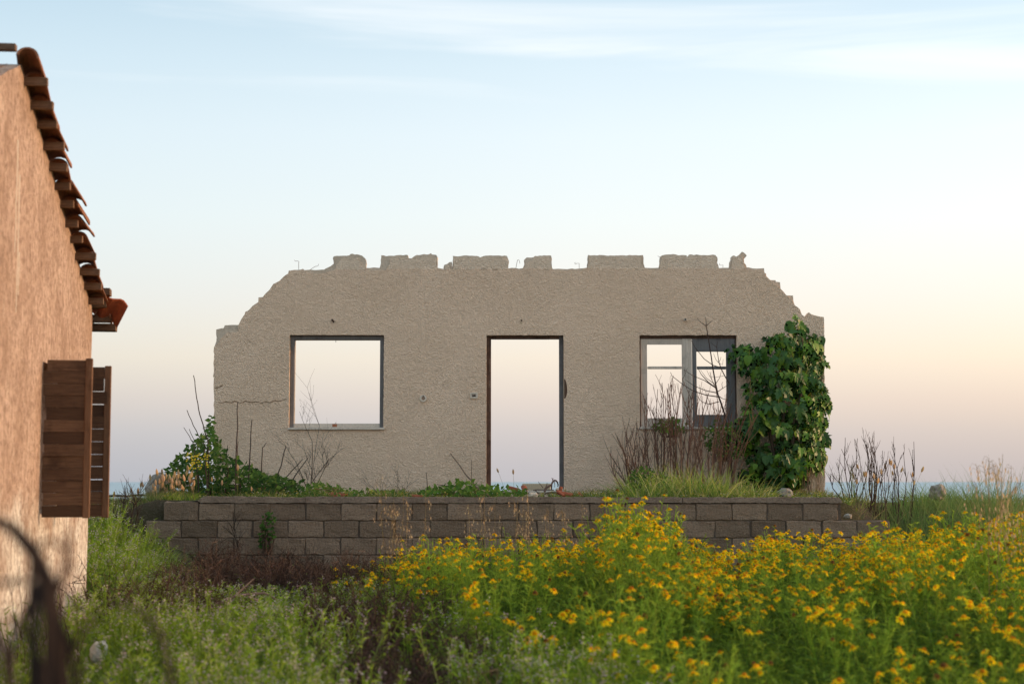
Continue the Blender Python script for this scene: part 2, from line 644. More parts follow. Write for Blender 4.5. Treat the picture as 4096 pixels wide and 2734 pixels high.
def prism(loops, a0, a1, axis='Y', mats=None):
    """loops: outer then holes, as (u, z); extruded along Y (or X) from a0 to a1"""
    polys = [[Vector((u, w, 0)) for u, w in lp] for lp in loops]
    tris = geometry.tessellate_polygon(polys)
    flat = [p for lp in loops for p in lp]
    n = len(flat)
    mk = (lambda u, a, w: (u, a, w)) if axis == 'Y' else (lambda u, a, w: (a, u, w))
    V = [mk(u, a0, w) for u, w in flat] + [mk(u, a1, w) for u, w in flat]
    F = [tuple(t) for t in tris] + [tuple(i + n for i in t)[::-1] for t in tris]
    b = 0
    for lp in loops:
        m = len(lp)
        for i in range(m):
            j = (i + 1) % m
            F.append((b + i, b + j, n + b + j, n + b + i))
        b += m
    me = bpy.data.meshes.new('prism')
    me.from_pydata(V, [], F)
    bm = bmesh.new(); bm.from_mesh(me)
    bmesh.ops.recalc_face_normals(bm, faces=bm.faces)
    bm.to_mesh(me); bm.free()
    return me


def prism_obj(name, loops, a0, a1, mat, parent=None, axis='Y'):
    me = prism(loops, a0, a1, axis)
    me.name = name
    me.materials.append(mat)
    return link(name, me, parent)


def box_mesh(x0, x1, y0, y1, z0, z1, mat, bev=0.004, rough=0.0, seed=0, sub=0):
    bm = bmesh.new()
    bmesh.ops.create_cube(bm, size=1)
    for v in bm.verts:
        v.co = Vector(((x0 + x1) / 2 + v.co.x * (x1 - x0), (y0 + y1) / 2 + v.co.y * (y1 - y0), (z0 + z1) / 2 + v.co.z * (z1 - z0)))
    if sub: bmesh.ops.subdivide_edges(bm, edges=bm.edges, cuts=sub, use_grid_fill=True)
    if rough:
        for v in bm.verts:
            q = v.co * 9 + Vector((seed * 7.1, seed * 3.3, seed))
            v.co += Vector((noise.noise(q), noise.noise(q + Vector((5, 0, 0))), noise.noise(q + Vector((0, 9, 0))))) * rough
    if bev:
        es = [e for e in bm.edges if e.calc_length() > 0 and len(e.link_faces) == 2 and e.calc_face_angle(0) > 0.8]
        bmesh.ops.bevel(bm, geom=es, offset=bev, segments=1, affect='EDGES')
    bmesh.ops.recalc_face_normals(bm, faces=bm.faces)
    me = bpy.data.meshes.new('box')
    bm.to_mesh(me); bm.free()
    me.materials.append(mat)
    return me


def box(name, x0, x1, y0, y1, z0, z1, mat, parent=None, **kw):
    me = box_mesh(x0, x1, y0, y1, z0, z1, mat, **kw)
    me.name = name
    return link(name, me, parent)


def rock(name, loc, size, mat, seed, parent=None, amp=0.3, sub=3):
    bm = bmesh.new()
    bmesh.ops.create_icosphere(bm, subdivisions=sub, radius=1)
    for v in bm.verts:
        q = v.co * 1.3 + Vector((seed * 3.7, seed * 1.9, seed))
        d = 1 + amp * noise.noise(q) + amp * 0.5 * noise.noise(q * 2.3) + amp * 0.25 * noise.noise(q * 5)
        v.co = Vector((v.co.x * d * size[0], v.co.y * d * size[1], v.co.z * d * size[2]))
    me = bpy.data.meshes.new(name)
    bm.to_mesh(me); bm.free()
    me.materials.append(mat)
    o = link(name, me, parent)
    o.location = loc
    return o


# ------------------------------------------------------------------ the ruined wall
ruin = empty('ruined_wall', (0, RUIN_Y, 1.35))
tag(ruin, 'long roofless plastered wall with a doorway and two windows, its top broken into notches', 'ruin')


def to_uz(px, py, Y=RUIN_Y):
    p = P(px, py, Y)
    return (p.x, p.z)


def c4(x, y): return (800 + .5421 * x, 950 + .5421 * y)
def c5(x, y): return (1700 + .4782 * x, 950 + .4782 * y)
def c6(x, y): return (2500 + .3831 * x, 950 + .3831 * y)


def under(o):
    """keep world placement under the ruin's empty (which is only translated)"""
    o.parent = ruin
    o.matrix_parent_inverse = Matrix.Translation(-ruin.location)
    return o


left_edge = [(857, 2010)] + [c4(*p) for p in [(103, 1568), (101, 1400), (104, 1290), (100, 1240), (106, 1200), (103, 1185), (100, 1110), (101, 1000), (105, 800)]]
slope_l = [c4(*p) for p in [(290, 630), (305, 600), (330, 565), (333, 548), (355, 538), (385, 505), (430, 475), (431, 441), (463, 438),
                            (490, 405), (525, 365), (540, 342), (565, 330), (600, 305), (650, 265), (655, 242), (720, 238), (760, 230), (770, 238)]]
top_core = [c4(*p) for p in [(850, 238), (900, 234), (1000, 236), (1218, 222), (1280, 218), (1330, 222), (1560, 226), (1750, 220), (1800, 230), (1865, 230)]] + \
           [c5(*p) for p in [(230, 262), (470, 262), (698, 256), (760, 252), (785, 258), (820, 252), (940, 256), (1070, 260), (1120, 258), (1190, 262), (1290, 256), (1358, 248), (1600, 256), (1842, 250), (1910, 252), (1960, 250)]] + \
           [c6(*p) for p in [(370, 312), (650, 318), (985, 315), (1030, 312), (1105, 312), (1290, 307)]]
slope_r = [c6(*p) for p in [(1370, 320), (1455, 316), (1460, 365), (1475, 371), (1480, 400), (1520, 440), (1575, 442), (1580, 458), (1622, 462), (1628, 530), (1690, 600),
                            (1758, 602), (1762, 660), (1775, 700), (1830, 745), (1850, 800), (1880, 822), (1895, 816), (1925, 776), (1945, 795), (2080, 826), (2084, 1000), (2086, 1174)]]
right_edge = [(3299, 1600), (3300, 1800), (3302, 2010)]
topleft_core = [c4(*p) for p in [(118, 760), (117, 676), (150, 668), (172, 665), (180, 645), (230, 642), (280, 642)]]

core_px = left_edge + topleft_core + slope_l + top_core + slope_r + right_edge
# the plaster skin has fallen off the top left corner and off a strip along the top
topleft_skin = [c4(*p) for p in [(112, 800), (135, 775), (165, 735), (200, 705), (240, 700), (285, 690), (282, 650)]]
top_skin = [c4(*p) for p in [(790, 258), (850, 268), (930, 256), (985, 240), (1000, 232), (1218, 238), (1280, 245), (1350, 240), (1400, 232), (1560, 232), (1750, 232), (1790, 236), (1865, 240)]] + \
           [c5(*p) for p in [(230, 266), (470, 266), (698, 264), (760, 262), (785, 268), (820, 262), (940, 262), (1070, 270), (1190, 280), (1290, 272), (1358, 258), (1600, 262), (1842, 262), (1910, 264), (1960, 262)]] + \
           [c6(*p) for p in [(370, 326), (650, 324), (985, 326), (1030, 330), (1105, 326), (1290, 330)]]
slope_r_skin = [c6(*p) for p in [(1370, 344), (1440, 352), (1462, 372), (1470, 405), (1515, 446), (1560, 480), (1610, 520), (1640, 555), (1690, 606),
                                 (1735, 640), (1770, 705), (1825, 750), (1846, 803), (1878, 826), (1898, 822), (1925, 784), (1945, 803), (2074, 834), (2078, 1000), (2080, 1174)]]
skin_px = left_edge + topleft_skin + slope_l + top_skin + slope_r_skin + [(3296, 1600), (3297, 1800), (3299, 2010)]

WIN_L = (1155, 1536, 1339, 1714)
DOOR = (1945, 2254, 1340, 1962)
WIN_R = (2560, 2946, 1340, 1712)


def rect_uz(r, grow=0.0):
    a = to_uz(r[0], r[3]); b = to_uz(r[1], r[2])
    return [(a[0] - grow, a[1] - grow), (b[0] + grow, a[1] - grow), (b[0] + grow, b[1] + grow), (a[0] - grow, b[1] + grow)]


def crack(pts, w):
    """a narrow slit through the plaster"""
    up = []; dn = []
    n = len(pts)
    for i, (x, y) in enumerate(pts):
        k = w * (0.25 if i in (0, n - 1) else random.uniform(0.6, 1.5))
        up.append((x, y - k)); dn.append((x, y + k))
    return [to_uz(*p) for p in up + dn[::-1]]


cr1 = []
for i in range(27):
    x = 135 + (648 - 135) * i / 26
    y = 1213 + 5 * math.sin(i * 1.7) + random.uniform(-4, 4) - (18 * max(0, (i - 20) / 6))
    cr1.append(c4(x, y))
cr2 = [c4(*p) for p in [(108, 1108), (125, 1108), (142, 1104), (158, 1094), (174, 1086)]]
cr3 = [c4(*p) for p in [(312, 700), (330, 722), (347, 738), (362, 760), (380, 772), (398, 792)]]
cr4 = [c5(*p) for p in [(1433, 505), (1428, 530), (1432, 556)]]
cr5 = [c5(*p) for p in [(1334, 640), (1330, 662), (1333, 680)]]
chip = [to_uz(*c5(*p)) for p in [(1163, 1180), (1176, 1190), (1188, 1240), (1190, 1290), (1182, 1330), (1172, 1345), (1163, 1345)]]
holes_skin = [jag(rect_uz(r), 0.05, 0.004, 3 + i) for i, r in enumerate((WIN_L, WIN_R))]
# the chip beside the door joins the door opening
d = rect_uz(DOOR)
chip_z = sorted(chip, key=lambda p: p[1])
door_loop = [d[0], d[1]] + [(max(p[0], d[1][0] + 0.001), p[1]) for p in chip[::-1]] + [d[2], d[3]]
holes_skin.append(jag(door_loop, 0.05, 0.003, 9))
for c_, w_ in ((cr1, 1.9), (cr2, 2.4), (cr3, 0.8), (cr4, 0.6), (cr5, 0.6)):
    holes_skin.append(crack(c_, w_))

skin_loop = jag([to_uz(*p) for p in skin_px], 0.035, 0.009, 1)
core_loop = jag([to_uz(*p) for p in core_px], 0.05, 0.007, 2)
o = prism_obj('plaster', [skin_loop] + holes_skin, RUIN_Y, RUIN_Y + 0.026, M_wall); under(o)
o = prism_obj('masonry', [core_loop] + [rect_uz(r, 0.022) for r in (WIN_L, DOOR, WIN_R)], RUIN_Y + 0.028, RUIN_Y + 0.21, M_core); under(o)
for r, nm in ((WIN_L, 'window_reveal'), (DOOR, 'door_reveal'), (WIN_R, 'window_reveal')):
    o = prism_obj(nm, [rect_uz(r, 0.0215), rect_uz(r, 0.0)], RUIN_Y + 0.0275, RUIN_Y + 0.209, M_wall); under(o)

# standing blocks of the top course: grey block behind, plaster facing lower than its top
MERLONS = [
    ([c4(*p) for p in [(905, 240), (960, 210), (985, 190), (978, 150), (985, 136), (1040, 132), (1100, 128), (1110, 118), (1175, 125), (1195, 131), (1218, 152), (1222, 180), (1215, 232)]],
     [c4(*p) for p in [(1000, 236), (1004, 200), (1045, 162), (1100, 166), (1160, 150), (1178, 180), (1185, 205), (1212, 212), (1214, 236)]]),
    ([c4(*p) for p in [(1322, 228), (1330, 200), (1335, 128), (1350, 128), (1375, 135), (1450, 127), (1533, 127), (1536, 150), (1560, 150), (1600, 125), (1690, 120), (1703, 112), (1712, 122), (1742, 125), (1752, 140), (1750, 228)]],
     [c4(*p) for p in [(1372, 236), (1398, 196), (1402, 158), (1530, 152), (1560, 158), (1650, 160), (1744, 158), (1746, 236)]]),
    ([c4(1797, 236), c4(1800, 200), c4(1840, 178), c4(1856, 176), c4(1860, 232)],
     [c4(1802, 236), c4(1806, 212), c4(1838, 200), c4(1848, 236)]),
    ([c5(*p) for p in [(230, 268), (232, 150), (300, 152), (340, 146), (450, 155), (460, 163), (490, 152), (550, 146), (685, 150), (692, 165), (702, 195), (698, 262)]],
     [c5(*p) for p in [(236, 266), (238, 178), (360, 176), (560, 178), (685, 182), (696, 200), (694, 264)]]),
    ([c5(*p) for p in [(818, 260), (830, 225), (828, 185), (850, 163), (910, 160), (920, 150), (1055, 147), (1062, 175), (1060, 215), (1070, 264)]],
     [c5(*p) for p in [(826, 264), (840, 222), (870, 205), (915, 168), (1050, 168), (1056, 215), (1060, 264)]]),
    ([c5(*p) for p in [(1354, 262), (1365, 190), (1365, 142), (1590, 148), (1600, 145), (1825, 143), (1830, 165), (1830, 215), (1844, 262)]],
     [c5(*p) for p in [(1360, 264), (1370, 192), (1372, 165), (1590, 166), (1700, 168), (1806, 162), (1812, 215), (1838, 264)]]),
    ([c6(*p) for p in [(362, 320), (370, 225), (375, 190), (420, 175), (530, 172), (560, 182), (645, 182), (655, 200), (670, 175), (945, 178), (968, 205), (965, 260), (985, 322)]],
     [c6(*p) for p in [(368, 326), (376, 230), (392, 204), (540, 208), (650, 212), (690, 202), (900, 200), (955, 210), (960, 262), (976, 326)]]),
    ([c6(*p) for p in [(1102, 322), (1105, 270), (1120, 190), (1140, 182), (1165, 195), (1190, 180), (1225, 143), (1265, 170), (1275, 185), (1255, 210), (1245, 215), (1248, 260), (1290, 322)]],
     [c6(*p) for p in [(1110, 328), (1114, 275), (1128, 208), (1160, 204), (1200, 190), (1225, 196), (1232, 215), (1240, 262), (1262, 328)]]),
]
for i, (cp, sp) in enumerate(MERLONS):
    b_ = prism_obj('broken_block', [jag([to_uz(*p) for p in cp], 0.03, 0.006, 20 + i)], RUIN_Y + 0.03 + 0.003 * (i % 3), RUIN_Y + 0.205 - 0.004 * (i % 2), M_core); under(b_)
    s_ = prism_obj('plaster_patch', [jag([to_uz(*p) for p in sp], 0.03, 0.006, 40 + i)], RUIN_Y + 0.004 + 0.002 * (i % 3), RUIN_Y + 0.0285, M_wall_pale, b_)
    s_.matrix_parent_inverse = Matrix.Identity(4)
# exposed brick beside the door
o = box('brick', *(lambda a, b: (a[0] - 0.004, b[0] + 0.01))(to_uz(2254, 0), to_uz(2270, 0)), RUIN_Y + 0.012, RUIN_Y + 0.027, to_uz(0, 1594)[1], to_uz(0, 1514)[1], M_brickchip, bev=0.003); under(o)


def rectbar(name, px0, px1, py0, py1, y0, y1, mat, parent, **kw):
    a = to_uz(px0, py1); b = to_uz(px1, py0)
    o = box(name, a[0], b[0], y0, y1, a[1], b[1], mat, **kw)
    if parent is ruin: under(o)
    else:
        o.parent = parent
        o.matrix_parent_inverse = Matrix.Identity(4)
    return o


def frame_of(name, r, w, y0, y1, mat, parent=None, wb=None, gap=0.002, right=True):
    a = rect_uz(r, -gap)
    (x0, z0), _, (x1, z1), _ = a
    wb = w if wb is None else wb
    wt = w
    m = G()
    parts = [(x0, x0 + w, z0, z1), (x1 - w, x1, z0, z1), (x0 + w, x1 - w, z1 - wt, z1)]
    if not right: parts = [parts[0], (x0 + w, x1, z1 - wt * .72, z1)]
    if wb > 0: parts.append((x0 + w, x1 - w, z0, z0 + wb))
    bm = bmesh.new()
    for (q0, q1, w0, w1) in parts:
        tmp = box_mesh(q0, q1, y0, y1, w0, w1, mat, bev=0.004)
        bm.from_mesh(tmp); bpy.data.meshes.remove(tmp)
    me = bpy.data.meshes.new(name); bm.to_mesh(me); bm.free()
    me.materials.append(mat)
    return link(name, me)


# left window: bare dark frame, pale peeling bottom rail, thin sill
wf = frame_of('window_frame', WIN_L, 0.055, RUIN_Y + 0.06, RUIN_Y + 0.145, M_greywood, wb=0); under(wf)
lip = frame_of('inner_lip', (1169, 1525, 1353, 1696), 0.012, RUIN_Y + 0.150, RUIN_Y + 0.170, M_whitewood, wb=0.0)
lip.parent = wf; lip.matrix_parent_inverse = Matrix.Identity(4)
rl = rectbar('bottom_rail', 1171, 1521, 1692, 1708, RUIN_Y + 0.07, RUIN_Y + 0.14, M_sill, wf)
rectbar('rust_patch', 1327, 1346, 1694, 1705, RUIN_Y + 0.066, RUIN_Y + 0.0695, M_rust, wf, bev=0.001)
for (hx, hy) in ((1168, 1420), (1168, 1645), (1526, 1418), (1526, 1640)):
    rectbar('hinge', hx - 3, hx + 3, hy - 12, hy + 12, RUIN_Y + 0.066, RUIN_Y + 0.0745, M_darkhole, wf, bev=0.002)
for yy in (1357, 1688):
    rectbar('latch_pin', 1339.2, 1341.2, yy, yy + 9, RUIN_Y + 0.10, RUIN_Y + 0.106, M_darkhole, wf, bev=0.0)
o = rectbar('window_sill', 1152, 1539, 1709, 1718, RUIN_Y - 0.03, RUIN_Y + 0.17, M_sill, ruin)
# door frame
df = frame_of('door_frame', (1945, 2200, 1340, 1962), 0.060, RUIN_Y + 0.07, RUIN_Y + 0.17, M_doorwood, wb=0, right=False); under(df)
rectbar('door_jamb', 2238.5, 2253.5, 1340.6, 1961.5, RUIN_Y + 0.068, RUIN_Y + 0.172, M_greywood, df, rough=.003)
rectbar('door_head', 2199, 2238, 1340.6, 1353, RUIN_Y + 0.07, RUIN_Y + 0.17, M_doorwood, df)
rectbar('threshold', 1946.5, 2256, 1961, 1970, RUIN_Y - 0.02, RUIN_Y + 0.2, M_sill, ruin)
for k in range(4):
    y_ = 1440 + 95 * k + random.uniform(-20, 20)
    rectbar('peeling_strip', 1955 + random.uniform(-2, 2), 1962, y_, y_ + random.uniform(25, 60), RUIN_Y + 0.063, RUIN_Y + 0.0695, M_driftwood, df, bev=0.001)
# right window: a white casement on the left, a grey one on the right
wf2 = frame_of('window_frame', WIN_R, 0.02, RUIN_Y + 0.09, RUIN_Y + 0.16, M_doorwood, wb=0); under(wf2)


def casement(r, glass, y0, y1, mat, bar_y):
    """sash with two open lights divided by a thin glazing bar"""
    outer = rect_uz(r); gx0, gx1, gy0, gy1 = glass
    (ax, az) = to_uz(gx0, gy1); (bx_, bz) = to_uz(gx1, gy0)
    o = prism_obj('casement', [outer, [(ax, az), (bx_, az), (bx_, bz), (ax, bz)]], y0, y1, mat)
    o.parent = wf2; o.matrix_parent_inverse = Matrix.Identity(4)
    b = rectbar('glazing_bar', gx0 + 0.5, gx1 - 0.5, bar_y[0], bar_y[1], y0 + 0.008, y1 - 0.004, mat, wf2, bev=0.005)
    return o


rectbar('head_board', 2562, 2944, 1341, 1352.5, RUIN_Y + 0.055, RUIN_Y + 0.165, M_doorwood, wf2)
casement((2566, 2732, 1354, 1706), (2591, 2729, 1375.7, 1671), RUIN_Y + 0.05, RUIN_Y + 0.088, M_whitewood, (1463, 1474))
rectbar('mullion', 2733, 2768, 1353, 1706, RUIN_Y + 0.045, RUIN_Y + 0.10, M_whitewood, wf2)
rectbar('mullion_bead', 2747, 2753, 1354, 1705, RUIN_Y + 0.037, RUIN_Y + 0.0445, M_whitewood, wf2, bev=0.003)
casement((2774, 2942, 1352, 1706), (2790, 2907, 1404, 1657), RUIN_Y + 0.06, RUIN_Y + 0.10, M_greywood, (1463, 1475))
rectbar('rail_moulding', 2791, 2908, 1394, 1404, RUIN_Y + 0.05, RUIN_Y + 0.0595, M_greywood, wf2, bev=0.003)
rectbar('stile_moulding', 2926, 2940, 1356, 1700, RUIN_Y + 0.05, RUIN_Y + 0.0595, M_greywood, wf2, bev=0.003)
rectbar('window_sill', 2557, 2949, 1707, 1716, RUIN_Y - 0.03, RUIN_Y + 0.17, M_sill, ruin)


def disc_obj(name, px, py, r, y0, y1, mat, parent=None, seg=20, hole=0.0):
    c = to_uz(px, py)
    outer = [(c[0] + r * math.cos(2 * math.pi * k / seg), c[1] + r * math.sin(2 * math.pi * k / seg)) for k in range(seg)]
    loops = [outer]
    if hole: loops.append([(c[0] + hole * math.cos(2 * math.pi * k / seg), c[1] + hole * math.sin(2 * math.pi * k / seg)) for k in range(seg)])
    o = prism_obj(name, loops, y0, y1, mat)
    if parent is ruin: under(o)
    elif parent is not None: o.parent = parent; o.matrix_parent_inverse = Matrix.Identity(4)
    return o


# fittings on the wall face
sk = empty('wall_socket', (0, 0, 0))
tag(sk, 'round pale lamp socket fixed to the plaster left of the doorway', 'socket')
disc_obj('rim', 1693.4, 1592.4, 0.047, RUIN_Y - 0.022, RUIN_Y - 0.001, M_plastic, sk, hole=0.026)
disc_obj('cup', 1693.4, 1592.4, 0.0255, RUIN_Y - 0.008, RUIN_Y - 0.0015, M_cup, sk)
for (qx, qy) in ((1690, 1592.5), (1697, 1592.5), (1693.5, 1596), (1693.5, 1588)):
    disc_obj('contact', qx, qy, 0.0048, RUIN_Y - 0.012, RUIN_Y - 0.0085, M_darkhole, sk, seg=8)
a_, b_ = to_uz(1691, 1584), to_uz(1696, 1581.5)
o = box('notch_shade', a_[0], b_[0], RUIN_Y - 0.0245, RUIN_Y - 0.0225, a_[1], b_[1], M_darkhole, sk, bev=0)  # dark piece painted as the shade of a notch in the rim
sw = empty('switch_box', (0, 0, 0))
tag(sw, 'small rectangular switch box with a torn dark middle beside the doorway', 'switch')
A, B = to_uz(1881, 1592), to_uz(1910.5, 1570)
o = prism_obj('plate', [[A, (B[0], A[1]), B, (A[0], B[1])], [(A[0] + .017, A[1] + .014), (B[0] - .017, A[1] + .014), (B[0] - .017, B[1] - .014), (A[0] + .017, B[1] - .014)]], RUIN_Y - 0.02, RUIN_Y - 0.001, M_plastic, sw)
o = box('insert', A[0] + .0175, B[0] - .0175, RUIN_Y - 0.010, RUIN_Y - 0.0015, A[1] + .0145, B[1] - .0145, M_sill, sw, bev=0)
o = box('opening', A[0] + .026, B[0] - .026, RUIN_Y - 0.0135, RUIN_Y - 0.0105, A[1] + .022, B[1] - .034, M_darkhole, sw, bev=0)  # dark block coloured as the shade inside the torn opening
for k in range(4):
    q = A[0] + .026 + (B[0] - A[0] - .052) * (k + .5) / 4
    box('terminal', q - .003, q + .003, RUIN_Y - 0.0135, RUIN_Y - 0.0105, B[1] - .033, B[1] - .025 - .003 * (k % 2), M_darkhole, sw, bev=0)
pp = empty('pipe_stub', (0, 0, 0))
tag(pp, 'short pale pipe end poking out of the plaster above the shuttered-side right window', 'pipe')
pp['label'] = 'short pale pipe end poking out of the plaster above the right window'
disc_obj('pipe', 2739.5, 1279, 0.019, RUIN_Y - 0.07, RUIN_Y + 0.02, M_sill, pp, seg=14, hole=0.013)
disc_obj('bore_shade', 2739.5, 1279, 0.0125, RUIN_Y - 0.05, RUIN_Y + 0.015, M_darkhole, pp, seg=14)  # dark disc stands for the shade inside the pipe
g = G()
g.tube([P(1328, 1278, RUIN_Y + .01), P(1333, 1284, RUIN_Y - .03), P(1336, 1290, RUIN_Y - .035)], 0.015, 0.01, 6, (0.09, 0.05, 0.035))
tag(g.obj('wall_stub', M_twig), 'stubby rusty bolt sticking out of the plaster above the left window', 'bolt')
g = G()
g.tube([P(2086, 1281, RUIN_Y + .01), P(2086, 1281, RUIN_Y - .025)], 0.013, 0.009, 6, (0.04, 0.025, 0.02))  # dark peg added in place of a hole, coloured like its shade
tag(g.obj('wall_stub', M_twig), 'dark peg standing in for a small shaded hole above the doorway', 'bolt')
# wires left standing in the broken top
WIRES = [
    ('thin bent wire standing on the wall top at the far left end', [c4(*p) for p in [(729, 240), (728, 195), (730, 176), (718, 172), (704, 174), (696, 165)]]),
    ('curly wire lying up from the wall top left of the first standing block', [c4(*p) for p in [(812, 238), (835, 222), (850, 213), (866, 210), (875, 204), (874, 195)]]),
    ('hooked wire between the third and fourth standing blocks', [c5(*p) for p in [(760, 256), (768, 215), (774, 188), (784, 185), (792, 200), (793, 217)]]),
    ('zigzag wire in the wide gap in the middle of the wall top', [c5(*p) for p in [(1290, 256), (1289, 214), (1270, 216), (1256, 222), (1250, 212), (1262, 208)]]),
    ('small wire loop beside the broken stub at the right of the wall top', [c6(*p) for p in [(1022, 312), (1023, 285), (1005, 290), (985, 284), (990, 268)]]),
    ('short wire pointing left from the last wide standing block', [c6(*p) for p in [(372, 212), (360, 200), (340, 193)]]),
]
for lb, pts in WIRES:
    g = G(); g.tube([P(x, y, RUIN_Y + 0.09) for x, y in pts], 0.0032, 0.0026, 4, (0.25, 0.19, 0.15))
    tag(g.obj('wire', M_twig), lb, 'wire', 'wires on the broken wall top')

# ------------------------------------------------------------------ block wall in front of the terrace
bw = empty('block_wall', (0, WALL_Y, 0.3))
tag(bw, 'low dark concrete block retaining wall with stepped left end below the ruin', 'block wall')


def under_bw(o):
    o.parent = bw; o.matrix_parent_inverse = Matrix.Translation(-bw.location)
    return o


bvar = []
for k in range(5):
    me = box_mesh(-0.5, 0.5, 0, 1, 0, 1, M_block, bev=0, sub=0)
    bpy.data.meshes.remove(me)
    me = box_mesh(-0.196, 0.196, 0.0, 0.17, 0.0, 0.186, M_block, bev=0.007, rough=0.013, seed=k + 1, sub=3)
    me.name = 'block'
    bvar.append(me)


def c3(x, y): return (560 + .4464 * x, 1700 + .4464 * y)


rowtop = [P(2048, 2011, WALL_Y).z, P(2048, 2078, WALL_Y).z, P(2048, 2147, WALL_Y).z, P(2048, 2217, WALL_Y).z, P(2048, 2286, WALL_Y).z, P(2048, 2356, WALL_Y).z]
RH = (rowtop[0] - rowtop[4]) / 4
starts = [c3(205, 0)[0], c3(50, 0)[0], c3(-120, 0)[0], c3(-270, 0)[0], c3(-400, 0)[0]]
ends = [3368, 3560, 3620, 3620, 3620]
XW = lambda px: P(px, 2050, WALL_Y).x
PITCH = XW(142.2 + 2048) - XW(2048)
for r in range(5):
    joint0 = XW(c3(525 if r % 2 == 0 else 372, 0)[0])
    x0 = XW(starts[r]); x1 = XW(ends[r])
    k0 = math.floor((x0 - joint0) / PITCH) - 1
    k = k0
    while True:
        a = joint0 + k * PITCH; b = a + PITCH
        k += 1
        if a > x1 - 0.05: break
        a2 = max(a, x0); b2 = min(b, x1)
        if b2 - a2 < 0.07: continue
        o = link('block', random.choice(bvar))
        o.location = ((a2 + b2) / 2, WALL_Y + random.uniform(-0.006, 0.006), rowtop[0] - (r + 1) * RH + 0.002 + random.uniform(-.002, .002))
        o.scale = ((b2 - a2 - 0.010 - random.uniform(0, .006)) / 0.392, 1, (RH - 0.010) / 0.186)
        o.rotation_euler = (0, random.uniform(-.006, .006), random.uniform(-.008, .008))
        if r == 0 and a2 < x0 + 0.01:          # the first block has no coping and rises higher
            o.scale.z *= 1.13
        under_bw(o)
# mortar bed behind the joints
loops = []
prof = []
zb = rowtop[0] - 5 * RH
pr = [(XW(starts[4]) + .01, zb)]
for r in range(4, -1, -1):
    pr += [(XW(starts[r]) + .012, rowtop[0] - (r + 1) * RH), (XW(starts[r]) + .012, rowtop[0] - r * RH - .004)]
pr += [(XW(ends[0]) - .012, rowtop[0] - .004), (XW(ends[0]) - .012, rowtop[0] - RH), (XW(ends[1]) - .01, rowtop[0] - RH - .004), (XW(ends[1]) - .01, zb)]
o = prism_obj('mortar', [pr], WALL_Y + 0.014, WALL_Y + 0.155, M_mortar); under_bw(o)
# coping cast in sections
cx = [c3(540, 0)[0], c3(1480, 0)[0], 1985, 2730, 3369]
for i in range(4):
    xa, xb = XW(cx[i]), XW(cx[i + 1])
    zt = P(2048, 1988, WALL_Y).z
    ztl = zt + 0.013 * (1 - i / 3)
    pts = [(xa + .003, rowtop[0] + .003), (xb - .003, rowtop[0] + .003), (xb - .003, zt)]
    if i == 3: pts = [(xa + .003, rowtop[0] + .003), (xb - .003, rowtop[0] + .003), (xb - .003, zt - .035), (xb - .035, zt)]
    if i == 0: pts += [(xa + .06, ztl), (xa + .02, ztl - .012), (xa - .03, ztl - .05), (xa - .09, rowtop[0] + .03), (xa - .03, rowtop[0] + .028)]
    else: pts += [(xa + .003, ztl)]
    o = prism_obj('coping', [jag(pts, 0.06, 0.004, 70 + i)], WALL_Y - 0.012 + .002 * (i % 2), WALL_Y + 0.18, M_coping); under_bw(o)

# ------------------------------------------------------------------ near house at the left
HA = math.atan(0.115)
house = empty('old_house', (-3.79, 14.6, 0), HA)
tag(house, 'old sunlit house at the left edge with peach plaster gable, tiled verge and open shutters', 'house')


def HY(D):          # local y of a wall point at depth D
    return (D - 14.6) / math.cos(HA)


WZ0, WZ1 = 1.36, 2.495
ya, yb = HY(12.12), HY(12.80)
zc, zr = P(371, 1238, 14.6).z, P(45, 262, 10.99).z
yr = HY(10.98)
sl = (zr - zc) / (-HY(10.99))
zr = zc + sl * (-yr)
prof = [(0, -0.3), (0.012, 1.0), (-.004, 2.2), (0.006, zc), (yr, zr), (2 * yr, zc), (2 * yr, -0.3)]
o = prism_obj('wall', [jag(prof, 0.09, 0.006, 5), [(ya, WZ0), (yb, WZ0), (yb, WZ1), (ya, WZ1)]], -0.25, 0.0, M_house, house, axis='X')
o = box('wall', -6.0, -0.252, -0.25, -0.012, -0.3, zc - .03, M_house, house, bev=0.01)
o = box('wall', -6.0, -0.252, 2 * yr + .012, 2 * yr + .25, -0.3, zc - .03, M_house, house, bev=0.01)
o = box('window_board', -0.24, -0.20, ya - .02, yb + .02, WZ0 - .02, WZ1 + .02, M_doorwood, house, bev=0)
# corrugated roof field behind the verge
g = G()
nxx = 60
vs = []; fs = []
pts_y = [0.30, yr, 2 * yr - 0.30]
for (yy, zz) in ((0.30, zc - sl * .30 - .045), (yr, zr - .04), (2 * yr - .30, zc - sl * .30 - .045)):
    for i in range(nxx):
        x_ = -0.10 - 5.9 * i / (nxx - 1)
        vs.append((x_, yy, zz + 0.045 * math.cos(i * math.pi)))
for j in range(2):
    for i in range(nxx - 1): fs.append((j * nxx + i, j * nxx + i + 1, (j + 1) * nxx + i + 1, (j + 1) * nxx + i))
g.add(vs, fs, (0.2, 0.09, 0.05))
g.obj('roof', M_tile, house)


